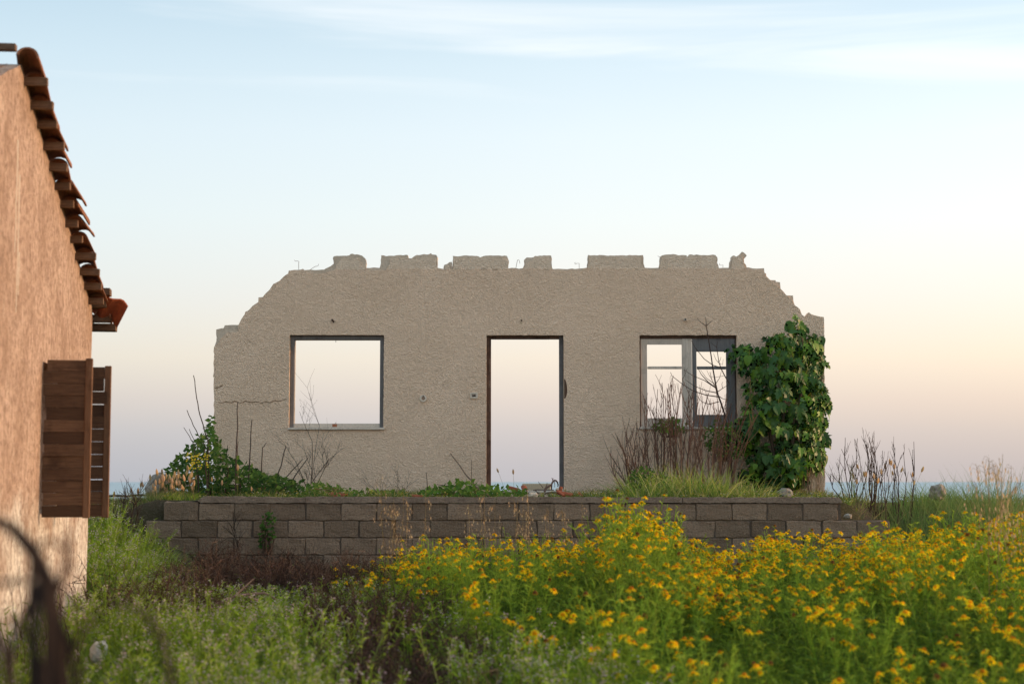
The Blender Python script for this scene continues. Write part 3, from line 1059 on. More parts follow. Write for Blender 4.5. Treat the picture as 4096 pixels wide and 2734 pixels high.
def barrel(length, r0, r1, th, seg=8):
    """half barrel tile along +Y (its narrow end first), convex up"""
    g = G(); vs = []
    for (y, r) in ((0, r1), (length, r0)):
        for rr in (r, r - th):
            for k in range(seg + 1):
                a = math.pi * k / seg
                vs.append((rr * math.cos(a), y, rr * math.sin(a) * 0.92))
    n = seg + 1
    fs = []
    for k in range(seg):
        fs += [(k, k + 1, 2 * n + k + 1, 2 * n + k), (n + k + 1, n + k, 3 * n + k, 3 * n + k + 1),
               (k + 1, k, n + k, n + k + 1), (2 * n + k, 2 * n + k + 1, 3 * n + k + 1, 3 * n + k)]
    fs += [(0, 2 * n, 3 * n, n), (n - 1, 2 * n - 1, 4 * n - 1, 3 * n - 1)]
    g.add(vs, fs, (1, 1, 1))
    return g.mesh('roof_tile', M_tile)


t_me = barrel(0.40, 0.098, 0.076, 0.014)
slope_len = math.hypot(yr, zr - zc)
ang = math.atan(sl)
NT = 13
for i in range(NT):
    s0 = (i + 0.55) * slope_len / (NT + 0.3)           # measured up from the corner: lower end of this tile
    up = s0 + 0.36
    yy = -up * math.cos(ang); zz = zc + up * math.sin(ang)
    o = link('roof_tile', t_me, house)
    o.location = (0.060 + random.uniform(-.012, .012), yy, zz - 0.022)
    o.rotation_euler = (-ang + 0.10 + random.uniform(-.05, .05), random.uniform(-.18, .18), random.uniform(-.09, .09))
    bl = box('batten', -0.03, 0.14 + random.uniform(-.05, .03), -.022, .022, -.032, .026, M_batten, house, bev=0.004, rough=0.004, seed=i)
    bl.location = (0, -(s0 + 0.10) * math.cos(ang), zc + (s0 + 0.10) * math.sin(ang) - 0.042 + random.uniform(-.012, .012))
    bl.rotation_euler = (random.uniform(-.1, .1), random.uniform(-.03, .03), random.uniform(-.04, .04))


def in_house(w):
    return house.matrix_world.inverted() @ w


bpy.context.view_layer.update()
# eave at the corner: boards and one loose red tile
for (x0, x1, y0, y1, Dq) in ((352, 441, 1151, 1181, 14.45), (356, 426, 1203, 1229, 14.6), (362, 444, 1258, 1286, 14.75), (368, 463, 1293, 1322, 14.85)):
    c0 = in_house(P(x0, y1, Dq)); c1 = in_house(P(x1, y0, Dq))
    box('eave_board', c0.x - .02, c1.x, c0.y - .025, c0.y + .10, c0.z, c1.z, M_batten, house, bev=0.005, rough=0.006, seed=x0)
o = link('roof_tile', t_me, house); q = in_house(P(410, 1262, 14.7)); o.location = q; o.rotation_euler = (-ang, 0.1, 0.1); o.scale = (1, .6, 1)
g = G(); vs = []; fs = []
n = 12
for j in range(2):
    for (dz) in (0, -0.016):
        for i in range(n):
            u = i / (n - 1)
            vs.append((u * 0.33, j * 0.3, 0.028 * math.sin(u * 2 * math.pi * 1.6) + dz))
for i in range(n - 1):
    fs += [(i, i + 1, 2 * n + i + 1, 2 * n + i), (n + i + 1, n + i, 3 * n + i, 3 * n + i + 1), (i + 1, i, n + i, n + i + 1), (2 * n + i, 2 * n + i + 1, 3 * n + i + 1, 3 * n + i)]
fs += [(0, 2 * n, 3 * n, n), (n - 1, 2 * n - 1, 4 * n - 1, 3 * n - 1)]
g.add(vs, fs, (1, 1, 1))
rt = g.obj('roof_tile', M_redtile, house)
rt['label'] = 'loose bright red wavy tile hanging out at the eave'
rt.location = in_house(P(383, 1150, 14.55))
rt.rotation_euler = (math.radians(-40), math.radians(27), math.radians(8))

# shutters standing open at right angles to the wall
def shutter(yh, width, z0, z1, nsl, gap, first_gap):
    s = link('shutter', None, house)
    s.location = (0.012, yh, 0)
    st = 0.05
    h = (z1 - z0) / nsl
    for k in range(nsl):
        a = z0 + k * h
        o = box('slat', 0.004, width - st + .012, -.012, .010, a + .0004, a + h - (gap * random.uniform(1.0, 1.9) if random.random() < .4 else .0004), M_shutter, s, bev=0.0015)
        o.rotation_euler = (random.uniform(-.004, .004), random.uniform(-.008, .008), 0)
    box('stile', width - st, width, -.020, .016, z0 - .006, z1 + .006, M_shutter_edge, s, bev=0.004, rough=0.003, seed=nsl)
    return s


shutter(ya - .01, 0.352, P(160, 2068, 12.12).z, P(160, 1436, 12.12).z, 13, 0.003, 0)
s2 = shutter(yb + .01, 0.40, P(400, 2066, 12.8).z, P(400, 1464, 12.8).z, 12, 0.005, 0)
box('stile', 0.0, 0.03, .011, .03, P(400, 2066, 12.8).z, P(400, 1464, 12.8).z, M_shutter_edge, s2, bev=0.003)
for (px_, py_, px2, py2, D_) in ((12, 560, 34, 1010, 10.9), (34, 1010, 52, 1180, 11.05), (30, 700, 60, 1250, 11.0)):
    a_ = in_house(P(px_, py_, D_)); b_ = in_house(P(px2, py2, D_))
    g = G()
    g.tube([Vector((.001, HY(D_) + (b_.y - a_.y) * t_ + random.uniform(-.012, .012), a_.z + (b_.z - a_.z) * t_)) for t_ in [k / 9 for k in range(10)]], .007, .004, 4, (.62, .54, .46))
    g.obj('lime_drip', M_twig, house)
# beam above the roof, carried by a post near the ridge
pb = P(66, 178, 10.4); 
bp = in_house(pb)
o = box('roof_beam', bp.x - 2.2, bp.x, bp.y - .03, bp.y + .03, bp.z - .045, bp.z, M_batten, house, bev=0.004)
o.rotation_euler = (0, 0, 0)
o = box('beam_post', bp.x - 2.1, bp.x - 2.02, bp.y - .04, bp.y + .04, zr - .25, bp.z - .046, M_batten, house, bev=0.004)

# ------------------------------------------------------------------ vegetation templates
def lerp(a, b, t): return a + (b - a) * t


def jit(c, a=0.15):
    k = 1 + random.uniform(-a, a)
    return (c[0] * k * (1 + random.uniform(-.08, .08)), c[1] * k, c[2] * k * (1 + random.uniform(-.1, .1)))


GREEN = (0.265, 0.385, 0.042)
GREEN2 = (0.15, 0.25, 0.038)
SAGE = (0.34, 0.41, 0.15)
STRAW = (0.48, 0.34, 0.185)
BROWN = (0.070, 0.042, 0.030)


def curve(p, d, length, n, wob, up=0.0, drop=0.0):
    pts = [Vector(p)]
    d = Vector(d).normalized()
    for i in range(n):
        d = (d + Vector((random.uniform(-wob, wob), random.uniform(-wob, wob), random.uniform(-wob, wob) * .5 + up - drop))).normalized()
        pts.append(pts[-1] + d * (length / n))
    return pts


def daisy_template(seed):
    """one leafy crown-daisy bush, about 1 m tall; returns the greenery and where its flowers sit"""
    random.seed(seed)
    g = G(); tips = []
    for s in range(random.randint(6, 8)):
        a = random.uniform(0, 6.28); lean = random.uniform(0.05, 0.36)
        p = curve((0.05 * math.cos(a), 0.05 * math.sin(a), 0), (math.cos(a) * lean, math.sin(a) * lean, 1), random.uniform(0.68, 1.0), 6, 0.07)
        g.tube(p, 0.0055, 0.003, 3, jit(GREEN), False)
        tips.append((p[-1], p[-1] - p[-2]))
        for k in range(random.randint(1, 3)):
            i = random.randint(3, 4)
            q = curve(p[i], (random.uniform(-.7, .7), random.uniform(-.7, .7), 1), random.uniform(0.16, 0.34), 3, 0.1, 0.1)
            g.tube(q, 0.0035, 0.0022, 3, jit(GREEN), False)
            tips.append((q[-1], q[-1] - q[-2]))
            for m in range(4):
                g.blade(q[random.randint(0, 2)], (random.uniform(-1, 1), random.uniform(-1, 1), 0.7), random.uniform(.03, .07), .008, .3, jit(GREEN, .3), 2)
        for i in range(1, 6):
            for m in range(5 if i < 5 else 3):
                b_ = lerp(p[i], p[i + 1] if i < 6 else p[i], random.random())
                dd = Vector((random.uniform(-1, 1), random.uniform(-1, 1), random.uniform(.1, .9)))
                ln = random.uniform(.05, .11)
                cc = jit(GREEN if i > 2 else GREEN2, .3)
                g.blade(b_, dd, ln, .009, .35, cc, 2)
                g.blade(b_ + dd.normalized() * ln * .45, dd + Vector((random.uniform(-.8, .8), random.uniform(-.8, .8), .2)), ln * .5, .007, .3, cc, 2)
    return g, tips


def flower_mesh(kind):
    """dome of yellow ray petals round a disc"""
    g = G()
    pet = {'fresh': (0.96, 0.71, 0.014), 'deep': (0.94, 0.57, 0.012), 'old': (0.42, 0.19, 0.03)}[kind]
    ctr = {'fresh': (0.85, 0.42, 0.012), 'deep': (0.62, 0.24, 0.012), 'old': (0.22, 0.10, 0.03)}[kind]
    n = 11 if kind != 'old' else 7
    R = 0.021 if kind != 'old' else 0.014
    for k in range(n):
        a = 2 * math.pi * k / n + random.uniform(-.1, .1)
        w = 0.34
        dr = random.uniform(.001, .010)
        r_ = R * random.uniform(.85, 1.1)
        vs = [(0.006 * math.cos(a - w), 0.006 * math.sin(a - w), 0.002), (0.006 * math.cos(a + w), 0.006 * math.sin(a + w), 0.002),
              (r_ * .8 * math.cos(a + w * .75), r_ * .8 * math.sin(a + w * .75), -dr * .3), (r_ * 1.05 * math.cos(a), r_ * 1.05 * math.sin(a), -dr), (r_ * .8 * math.cos(a - w * .75), r_ * .8 * math.sin(a - w * .75), -dr * .3)]
        g.add(vs, [(0, 1, 2, 3, 4)], jit(pet, .08))
    vs = [(0, 0, .010)]
    for (r, z) in ((.007, .007), (.0095, .0)):
        for k in range(7):
            vs.append((r * math.cos(k * 6.283 / 7), r * math.sin(k * 6.283 / 7), z))
    fs = [(0, 1 + k, 1 + (k + 1) % 7) for k in range(7)] + [(1 + k, 8 + k, 8 + (k + 1) % 7, 1 + (k + 1) % 7) for k in range(7)]
    g.add(vs, fs, ctr)
    g.add([(0, 0, -.012)] + [(.007 * math.cos(k * 1.571), .007 * math.sin(k * 1.571), -.001) for k in range(4)], [(0, 1 + (k + 1) % 4, 1 + k) for k in range(4)], GREEN)
    return g


random.seed(5)
FL = [flower_mesh('fresh').mesh('flower', M_petal), flower_mesh('fresh').mesh('flower', M_petal), flower_mesh('deep').mesh('flower', M_petal), flower_mesh('old').mesh('flower', M_petal)]
DT = []
for k in range(8):
    g, tips = daisy_template(100 + k)
    mz_ = sorted(t_[0].z for t_ in tips)[-2]
    DT.append((g.mesh('daisy_plant', M_plant), tips, mz_))


def mauve_template(seed):
    """slender stems with small leaves and pale mauve flower clusters, about 0.5 m"""
    random.seed(seed)
    g = G()
    for s in range(random.randint(4, 6)):
        a = random.uniform(0, 6.28); lean = random.uniform(0.05, 0.55)
        ln = random.uniform(.34, .56)
        p = curve((0.03 * math.cos(a), 0.03 * math.sin(a), 0), (math.cos(a) * lean, math.sin(a) * lean, 1), ln, 5, 0.1)
        cs = jit(SAGE, .2) if random.random() < .4 else jit(GREEN, .2)
        g.tube(p, 0.0046, 0.0026, 3, cs, False)
        for i in range(0, 5):
            for m in range(4):
                b_ = lerp(p[i], p[i + 1], random.random())
                g.blade(b_, (random.uniform(-1, 1), random.uniform(-1, 1), random.uniform(.3, 1.2)), random.uniform(.03, .075), .009, .3, jit(GREEN, .3), 2)
        top = p[-1]
        for m in range(random.randint(3, 8)):
            q = top + Vector((random.uniform(-.016, .016), random.uniform(-.016, .016), random.uniform(-.045, .012)))
            r = random.uniform(.004, .008)
            c = jit((0.58, 0.43, 0.47), .2) if random.random() < .7 else jit((0.66, 0.56, 0.53), .2)
            ax = Vector((random.uniform(-.6, .6), random.uniform(-.6, .6), 1)).normalized()
            e1 = ax.cross(Vector((1, 0, 0))).normalized(); e2 = ax.cross(e1)
            g.add([q + e1 * r, q + e2 * r, q - e1 * r, q - e2 * r, q + ax * r * .6], [(0, 1, 4), (1, 2, 4), (2, 3, 4), (3, 0, 4)], c)
    return g


MT = []
for k in range(8):
    g = mauve_template(200 + k)
    MT.append((g.mesh('mauve_flower', M_plant), g.arrays()))


def greens_template(seed, tall=0.5, cols=(GREEN, GREEN2)):
    random.seed(seed)
    g = G()
    for s in range(5):
        a = random.uniform(0, 6.28); lean = random.uniform(0.1, 0.5)
        p = curve((0.06 * math.cos(a), 0.06 * math.sin(a), 0), (math.cos(a) * lean, math.sin(a) * lean, 1), tall * random.uniform(.6, 1), 4, 0.1)
        g.tube(p, 0.004, 0.002, 3, jit(cols[0]), False)
        for i in range(4):
            for m in range(5):
                b_ = lerp(p[i], p[i + 1], random.random())
                g.blade(b_, (random.uniform(-1, 1), random.uniform(-1, 1), random.uniform(.2, 1)), random.uniform(.05, .10), .011, .35, jit(random.choice(cols), .3), 2)
    return g.arrays()


def tuft_template(seed, n, h, w, spread, cols, bend=0.35, seg=3):
    random.seed(seed)
    g = G()
    for k in range(n):
        a = random.uniform(0, 6.28); r = random.uniform(0, spread * .35)
        g.blade((r * math.cos(a), r * math.sin(a), 0), (math.cos(a) * random.uniform(.05, spread), math.sin(a) * random.uniform(.05, spread), 1), h * random.uniform(.5, 1.05), w * random.uniform(.7, 1.2), bend * random.uniform(.5, 1.5), jit(random.choice(cols), .2), seg)
    return g.arrays()


def brush_template(seed, size=0.36, n=60, cols=((0.075, 0.045, 0.033), (0.055, 0.034, 0.026), (0.11, 0.072, 0.052))):
    """tangle of dead twigs"""
    random.seed(seed)
    g = G()
    for k in range(n):
        a = random.uniform(0, 6.28); e = random.uniform(.15, 1.3)
        d = (math.cos(a) * math.cos(e), math.sin(a) * math.cos(e), math.sin(e))
        p = curve((0, 0, 0), d, size * random.uniform(.6, 1.1), 4, .35)
        c = jit(random.choice(cols), .2)
        g.tube(p, .0035, .0018, 3, c, False)
        for m in range(5):
            q = curve(p[random.randint(1, 4)], (random.uniform(-1, 1), random.uniform(-1, 1), random.uniform(-.4, 1)), size * random.uniform(.12, .35), 2, .4)
            g.tube(q, .0022, .0012, 3, jit(c, .2), False)
    return g


# ------------------------------------------------------------------ yellow daisy field
# height of the flower tops across the field, by bearing from the viewpoint (ratio x / y)
SIL = [(-.12, .60), (-.095, .72), (-.06, 1.0), (-.04, 1.15), (-.02, 1.10), (.02, 1.08), (.045, 1.12), (.058, 1.34), (.068, 1.46), (.085, 1.40), (.10, 1.27), (.115, 1.10),
       (.13, 1.04), (.15, 1.10), (.165, 1.18), (.18, 1.16), (.19, 1.10), (.21, 1.16), (.24, 1.22), (.27, 1.24), (.30, 1.30), (.36, 1.32)]


def sil(b):
    for (a, va), (c, vc) in zip(SIL, SIL[1:]):
        if b <= c: return va + (vc - va) * max(0, (b - a) / (c - a))
    return SIL[-1][1]


def left_border(y):
    pts = [(6, .75), (7.5, .45), (9, .05), (11, -.55), (13, -1.1), (14.5, -1.45), (18.4, -1.75)]
    for (a, va), (c, vc) in zip(pts, pts[1:]):
        if y <= c: return va + (vc - va) * max(0, (y - a) / (c - a))
    return pts[-1][1]


random.seed(31)
plants = []
tries = 0
while len(plants) < 290 and tries < 40000:
    tries += 1
    y = random.uniform(6.4, 17.6)
    x = random.uniform(-1.8, 6.2)
    if x < left_border(y) + random.uniform(-.2, .4): continue
    if x > .315 * y + .55: continue
    # denser to the right and far, sparse near the viewer
    dens = lerp(.35, 1.0, smooth(7, 12, y)) * lerp(.6, 1.0, smooth(-.05, .16, x / y))
    if random.random() > dens: continue
    if noise.noise(Vector((x * .9, y * .7, 2.5))) < -.08 and random.random() < .75: continue
    rad = lerp(.22, .20, (y - 6) / 11)
    if any((x - q[0]) ** 2 + (y - q[1]) ** 2 < rad ** 2 for q in plants): continue
    plants.append((x, y))


def daisy_label(x, y):
    b = x / y
    if y > 11.5:
        if b < .0: return 'leafy wild daisy with yellow heads at the far left fringe of the field', 'daisies at the far left fringe'
        if b < .045: return 'leafy wild daisy with yellow heads in the back rows below the doorway', 'daisies below the doorway'
        if b < .11: return 'tall wild daisy with yellow heads in the highest clump before the bare shrub', 'daisies of the tall clump'
        if b < .2: return 'wild daisy thick with yellow heads in the back rows below the fig', 'daisies below the fig'
        return 'wild daisy thick with yellow heads in the far right of the field', 'daisies at the far right'
    if b < .1: return 'low leafy daisy with few yellow heads in the nearer left part of the field', 'daisies at the near left'
    if b < .2: return 'blurred leafy daisy with yellow heads in the near middle right of the field', 'daisies at the near middle right'
    return 'blurred leafy daisy with yellow heads in the lower right corner of the field', 'daisies at the lower right'


for (x, y) in plants:
    gz = ground_z(x, y)
    ridge = sil(x / y)
    near = lerp(.58, ridge, smooth(6.5, 13.5, y))
    top = near * random.uniform(.9, 1.04) if y > 9 else near * random.uniform(.85, 1.1)
    if y > 14.5: top = min(top, ridge - .05 * (y - 14.5))
    top += .20 * noise.noise(Vector((x * 1.3, y * 1.0, 7.7)))
    h = max(.35, top - gz)
    k = random.randrange(8)
    me, tips, mz_ = DT[k]
    h /= mz_
    o = link('daisy_plant', me)
    yaw = random.uniform(0, 6.28)
    wz = random.uniform(.85, 1.1) * min(1.0, max(.6, h))
    o.location = (x, y, gz - .02); o.rotation_euler = (random.uniform(-.08, .08), random.uniform(-.08, .08), yaw); o.scale = (wz, wz, h)
    lb_, gp_ = daisy_label(x, y)
    tag(o, lb_, 'daisy plant', gp_)
    frac = lerp(.15, .80, smooth(7.8, 13, y)) * lerp(.42, 1.0, smooth(-.06, .15, x / y)) * (1 + .8 * noise.noise(Vector((x * 1.1, y * .9, 11))))
    for (tp, dr) in tips:
        if random.random() > frac: continue
        fm = random.choices(FL, (5, 5, 4, 1.6))[0]
        f = link('flower', fm, o)
        f.location = tp
        s = random.uniform(1.05, 1.75) * lerp(1.12, 1, smooth(8, 12, y))
        f.scale = (s / wz, s / wz, s / h)
        dn = Vector((dr.x + random.uniform(-.03, .03), dr.y + random.uniform(-.03, .03), abs(dr.z)))
        f.rotation_euler = dn.to_track_quat('Z', 'Y').to_euler()

# filler greenery between them
random.seed(41)
GT = [greens_template(300 + k) for k in range(8)]
TT_ = [tuft_template(330 + k, 26, .42, .007, .5, (GREEN, (0.16, 0.22, .05), GREEN2)) for k in range(5)]
items = []
for _ in range(2600):
    y = 5.2 + 12.7 * random.random() ** .8; x = random.uniform(-1.9, .34 * y + .9)
    if x < left_border(y) - .1: continue
    gz = ground_z(x, y)
    ridge = sil(x / y)
    top = lerp(.46, ridge * .86, smooth(6.5, 13.5, y)) * random.uniform(.75, 1.02)
    if y > 14.5: top = min(top, ridge - .1)
    h = max(.2, (top - gz)) / .5
    k = random.randrange(8) if random.random() < .75 else 8 + random.randrange(5)
    if k >= 8: h *= .9
    items.append((k, x, y, gz - .02, random.uniform(0, 6.28), random.uniform(-.15, .15), random.uniform(-.15, .15), 1.0, h, random.uniform(.75, 1.25)))
V, T, C = scatter(GT + TT_, items)
tag(link('wild_greenery', np_mesh('wild_greenery', V, T, C, M_plant)), 'dense wild greenery growing between the yellow daisies', 'greenery', kind='stuff')

# ------------------------------------------------------------------ left meadow with mauve flowers
random.seed(51)
HOLES = [(-2.75, 13.2, .6, .6), (-2.0, 15.9, 1.25, 1.5), (-1.05, 12.4, .55, 1.3), (-.62, 10.2, .52, 1.5), (-.32, 8.2, .48, .9)]


def in_brush(x, y):
    return any(((x - a) / rx) ** 2 + ((y - b) / ry) ** 2 < 1 for a, b, rx, ry in HOLES)


spots = []
for _ in range(60000):
    if len(spots) >= 1500: break
    y = 5.4 + 12.6 * random.random(); x = random.uniform(-.33 * y - .6, left_border(y) + .5)
    if y > 14.4 and x < -3.9 - .1 * (y - 14.6) and y < 14.8: continue
    if x < -3.62 + .115 * (14.6 - y) - .05 and y < 14.7: continue      # the house stands there
    if in_brush(x, y) and random.random() > .10: continue
    if y > 16.8 and x > -3.6 and random.random() > .12: continue
    spots.append((x, y))
spots.sort(key=lambda q: q[1])


def meadow_h(x, y):
    h = lerp(1.0, .62, smooth(10.5, 13.5, y))
    if x < -2.9: h = lerp(h, lerp(1.05, .5, smooth(-.245, -.215, x / y)), smooth(13.5, 15.5, y))
    else: h = lerp(h, .5, smooth(14, 16, y))
    if abs(x + .255 * y) < .16 and 8 < y < 10.9: h *= .35       # open patch before the white stone
    return h


mg = 'mauve flowers in the meadow'
items = []
step = 0
vis = [s for s in spots if s[1] > 7.6]
ind = set(random.sample(range(len(vis)), 150))
for i, (x, y) in enumerate(vis):
    gz = ground_z(x, y)
    h = meadow_h(x, y) * random.uniform(.7, 1.15)
    k = random.randrange(8)
    if i in ind:
        o = link('mauve_flower', MT[k][0])
        o.location = (x, y, gz - .01); o.rotation_euler = (random.uniform(-.15, .15), random.uniform(-.15, .15), random.uniform(0, 6.28)); o.scale = (1, 1, h * 1.08)
        lb_ = 'by the corner of the sunlit house' if y > 13.2 and x < -2.7 else 'behind the brush near the block wall' if y > 14 else 'in the middle of the left meadow' if y > 10.5 else 'among the blurred plants in the left foreground' if x / y < -.1 else 'around the dark brush at the lower middle'
        tag(o, 'slender plant with small mauve flowers ' + lb_, 'wildflower', 'mauve flowers ' + lb_)
    else:
        items.append((k, x, y, gz - .01, random.uniform(0, 6.28), random.uniform(-.15, .2), random.uniform(-.15, .15), 1.0, h, random.uniform(.9, 1.45)))
for (x, y) in spots:
    if y <= 7.6:
        items.append((random.randrange(8), x, y, ground_z(x, y) - .01, random.uniform(0, 6.28), 0, 0, 1.0, .9, random.uniform(.8, 1.2)))
V, T, C = scatter([m[1] for m in MT], items)
tag(link('meadow_flowers', np_mesh('meadow_flowers', V, T, C, M_plant)), 'mass of small mauve wildflowers filling the meadow on the left', 'wildflowers', kind='stuff')
# grass under them
MG = [tuft_template(350 + k, 26, .34, .006, .55, (GREEN, (0.145, 0.21, .045), GREEN2, SAGE)) for k in range(6)]
items = []
for _ in range(5200):
    y = 4.0 + 14 * random.random(); x = random.uniform(-.34 * y - .8, left_border(y) + .9)
    if x < -3.62 + .115 * (14.6 - y) and y < 14.6: continue
    if in_brush(x, y) and random.random() > .08: continue
    if y > 16.6 and x > -3.4 and random.random() > .3: continue
    gz = ground_z(x, y)
    items.append((random.randrange(6), x, y, gz - .02, random.uniform(0, 6.28), random.uniform(-.1, .25), random.uniform(-.15, .15), 1.0, random.uniform(.7, 1.3) * meadow_h(x, y), random.uniform(.85, 1.5)))
V, T, C = scatter(MG, items)
tag(link('meadow_grass', np_mesh('meadow_grass', V, T, C, M_plant)), 'green meadow grass on the left before the block wall', 'grass', kind='stuff')

# dead brush: each shrub a thing
random.seed(61)
BT = [brush_template(400 + k).mesh('dead_brush', M_twig) for k in range(5)]
bspots = []
for (a, b, rx, ry) in HOLES:
    n = int(22 * rx * ry) + 5
    for _ in range(n):
        an = random.uniform(0, 6.28); r = math.sqrt(random.random())
        bspots.append((a + rx * r * math.cos(an), b + ry * r * math.sin(an)))
for _ in range(16): bspots.append((random.uniform(-3.6, -.9), random.uniform(17.2, 18.1)))
for (x, y) in bspots:
    if y > 18.1: continue
    o = link('dead_brush', random.choice(BT))
    s = random.uniform(.9, 1.4)
    o.location = (x, y, ground_z(x, y) - .02); o.rotation_euler = (0, 0, random.uniform(0, 6.28)); o.scale = (s, s, s * random.uniform(.85, 1.25))
    lb_ = 'at the foot of the block wall' if y > 14.3 else 'in the hollow beside the house' if x < -2 else 'in the dark patch left of the yellow daisies' if y > 11.3 else 'in the dark patch at the lower middle'
    tag(o, 'dry dark brown tangle of dead twigs ' + lb_, 'dead shrub', 'dead brush ' + lb_)

# ------------------------------------------------------------------ terrace plants
random.seed(71)


def ivylet(g, c, nrm, size, col):
    """small ovate leaf"""
    nrm = Vector(nrm).normalized()
    d = Vector((random.uniform(-1, 1), random.uniform(-1, 1), random.uniform(-.6, .6)))
    d = (d - nrm * d.dot(nrm)).normalized(); s = nrm.cross(d)
    c = Vector(c)
    g.add([c, c + d * size * .45 + s * size * .36 + nrm * size * .06, c + d * size, c + d * size * .45 - s * size * .36 + nrm * size * .06, c + d * size * .5 - nrm * size * .05],
          [(0, 1, 4), (1, 2, 4), (2, 3, 4), (3, 0, 4)], col)


def in_poly(x, y, poly):
    r = False
    j = len(poly) - 1
    for i in range(len(poly)):
        xi, yi = poly[i]; xj, yj = poly[j]
        if (yi > y) != (yj > y) and x < (xj - xi) * (y - yi) / (yj - yi) + xi: r = not r
        j = i
    return r


def shrub(name, poly, Y0, Y1, n, size, cols, label, cat, stems=()):
    root = empty(name)
    xs = [p[0] for p in poly]; ys = [p[1] for p in poly]
    g = G(); mid = ((min(xs) + max(xs)) / 2, max(ys))
    k = 0
    while k < n:
        x = random.uniform(min(xs), max(xs)); y = random.uniform(min(ys), max(ys))
        if not in_poly(x, y, poly): continue
        k += 1
        Y = random.uniform(Y0, Y1)
        c = D2(x, y, Y)
        ivylet(g, c, (random.uniform(-.8, .8), random.uniform(-1, .2), random.uniform(.1, 1)), size * random.uniform(.6, 1.3), jit(random.choice(cols), .25))
    lf = g.obj('foliage', M_plant, root); lf['kind'] = 'stuff'
    g = G()
    base = D2(mid[0], mid[1] + 8, (Y0 + Y1) / 2)
    for _ in range(22):
        x = random.uniform(min(xs), max(xs)); y = random.uniform(min(ys), max(ys))
        if not in_poly(x, y, poly): continue
        e = D2(x, y, random.uniform(Y0, Y1))
        g.tube([base.lerp(Vector((e.x, e.y, base.z)), .6), base.lerp(e, .6) + Vector((random.uniform(-.08, .08), 0, .04)), e], .008, .004, 4, (0.10, 0.065, 0.045), False)
    g.obj('stems', M_twig, root)
    tag(root, label, cat)
    return root


DARKG = (0.055, 0.115, 0.025)
MIDG = (0.085, 0.17, 0.03)
lbush = shrub('bramble_shrub', [(372, 1112), (392, 1068), (430, 1030), (468, 985), (486, 952), (494, 1000), (520, 1042), (560, 1062), (600, 1088), (665, 1098), (700, 1140), (450, 1142), (380, 1138)],
              19.6, 21.7, 2100, .075, (DARKG, MIDG, (0.12, .2, .04)), 'dense green bramble mound against the left end of the ruined wall', 'shrub')
g = G()
for _ in range(60):
    c = D2(random.uniform(425, 480), random.uniform(1040, 1075), 19.5)
    ivylet(g, c, (0, -1, .6), .03, (0.75, 0.55, .05))
lf = g.obj('blossoms', M_petal, lbush); lf['kind'] = 'stuff'
shrub('leafy_weed', [(960, 1138), (980, 1120), (1030, 1110), (1060, 1102), (1110, 1112), (1140, 1118), (1200, 1120), (1215, 1140)], 18.75, 20.5, 420, .075, (MIDG, (0.1, .2, .03)), 'low green creeper with broad leaves on the terrace left of the doorway', 'weed')
shrub('leafy_weed', [(690, 1139), (700, 1118), (730, 1108), (775, 1118), (830, 1126), (880, 1128), (930, 1126), (935, 1139)], 18.8, 20.4, 520, .06, (MIDG, (0.1, .2, .03), (.16, .22, .05)), 'low green ground creeper along the wall top under the left window', 'weed')
shrub('leafy_weed', [(560, 1139), (575, 1085), (600, 1080), (640, 1098), (690, 1105), (700, 1139)], 19.2, 20.9, 380, .07, (DARKG, MIDG), 'leafy green weeds around the dark sticks right of the bramble mound', 'weed')
shrub('leafy_weed', [(1440, 1100), (1460, 1075), (1475, 1062), (1500, 1080), (1530, 1090), (1540, 1120), (1450, 1120)], 19.4, 20.6, 260, .06, (DARKG, MIDG), 'small leafy weed with a pink bloom at the foot of the bare shrub', 'weed')
shrub('leafy_weed', [(1500, 985), (1510, 965), (1540, 960), (1570, 968), (1575, 985), (1540, 995)], 21.3, 21.85, 150, .07, (MIDG, (0.12, .22, .03)), 'tuft of green leaves on the sill of the right window', 'weed')
shrub('leafy_weed', [(1610, 1010), (1620, 975), (1650, 965), (1690, 985), (1700, 1050), (1640, 1045)], 21.0, 21.8, 420, .06, (DARKG, MIDG), 'dark leafy sprig below the right window beside the fig', 'weed')
shrub('leafy_weed', [(590, 1255), (600, 1200), (615, 1170), (632, 1185), (630, 1230), (612, 1262)], 18.2, 18.33, 130, .05, (DARKG, MIDG), 'small green weed rooted in a joint of the block wall', 'weed')

# strip of low ground cover and grass on the terrace
def succulent(seed, h, n, cols, w=.012):
    return tuft_template(seed, n, h, w, .7, cols, .2, 2)


def daisylet(seed):
    random.seed(seed)
    g = G()
    for k in range(7):
        a = random.uniform(0, 6.28)
        p = curve((0, 0, 0), (math.cos(a) * .5, math.sin(a) * .5, 1), random.uniform(.06, .13), 2, .1)
        g.tube(p, .002, .0015, 3, GREEN, False)
        t = p[-1]; r = random.uniform(.007, .012)
        c = random.choice([(0.75, 0.68, .5), (0.72, 0.50, .06), (0.6, .45, .12)])
        g.add([t + Vector((r, 0, 0)), t + Vector((0, r, 0)), t + Vector((-r, 0, 0)), t + Vector((0, -r, 0)), t + Vector((0, 0, r * .7))], [(0, 1, 4), (1, 2, 4), (2, 3, 4), (3, 0, 4)], c)
    return g.arrays()


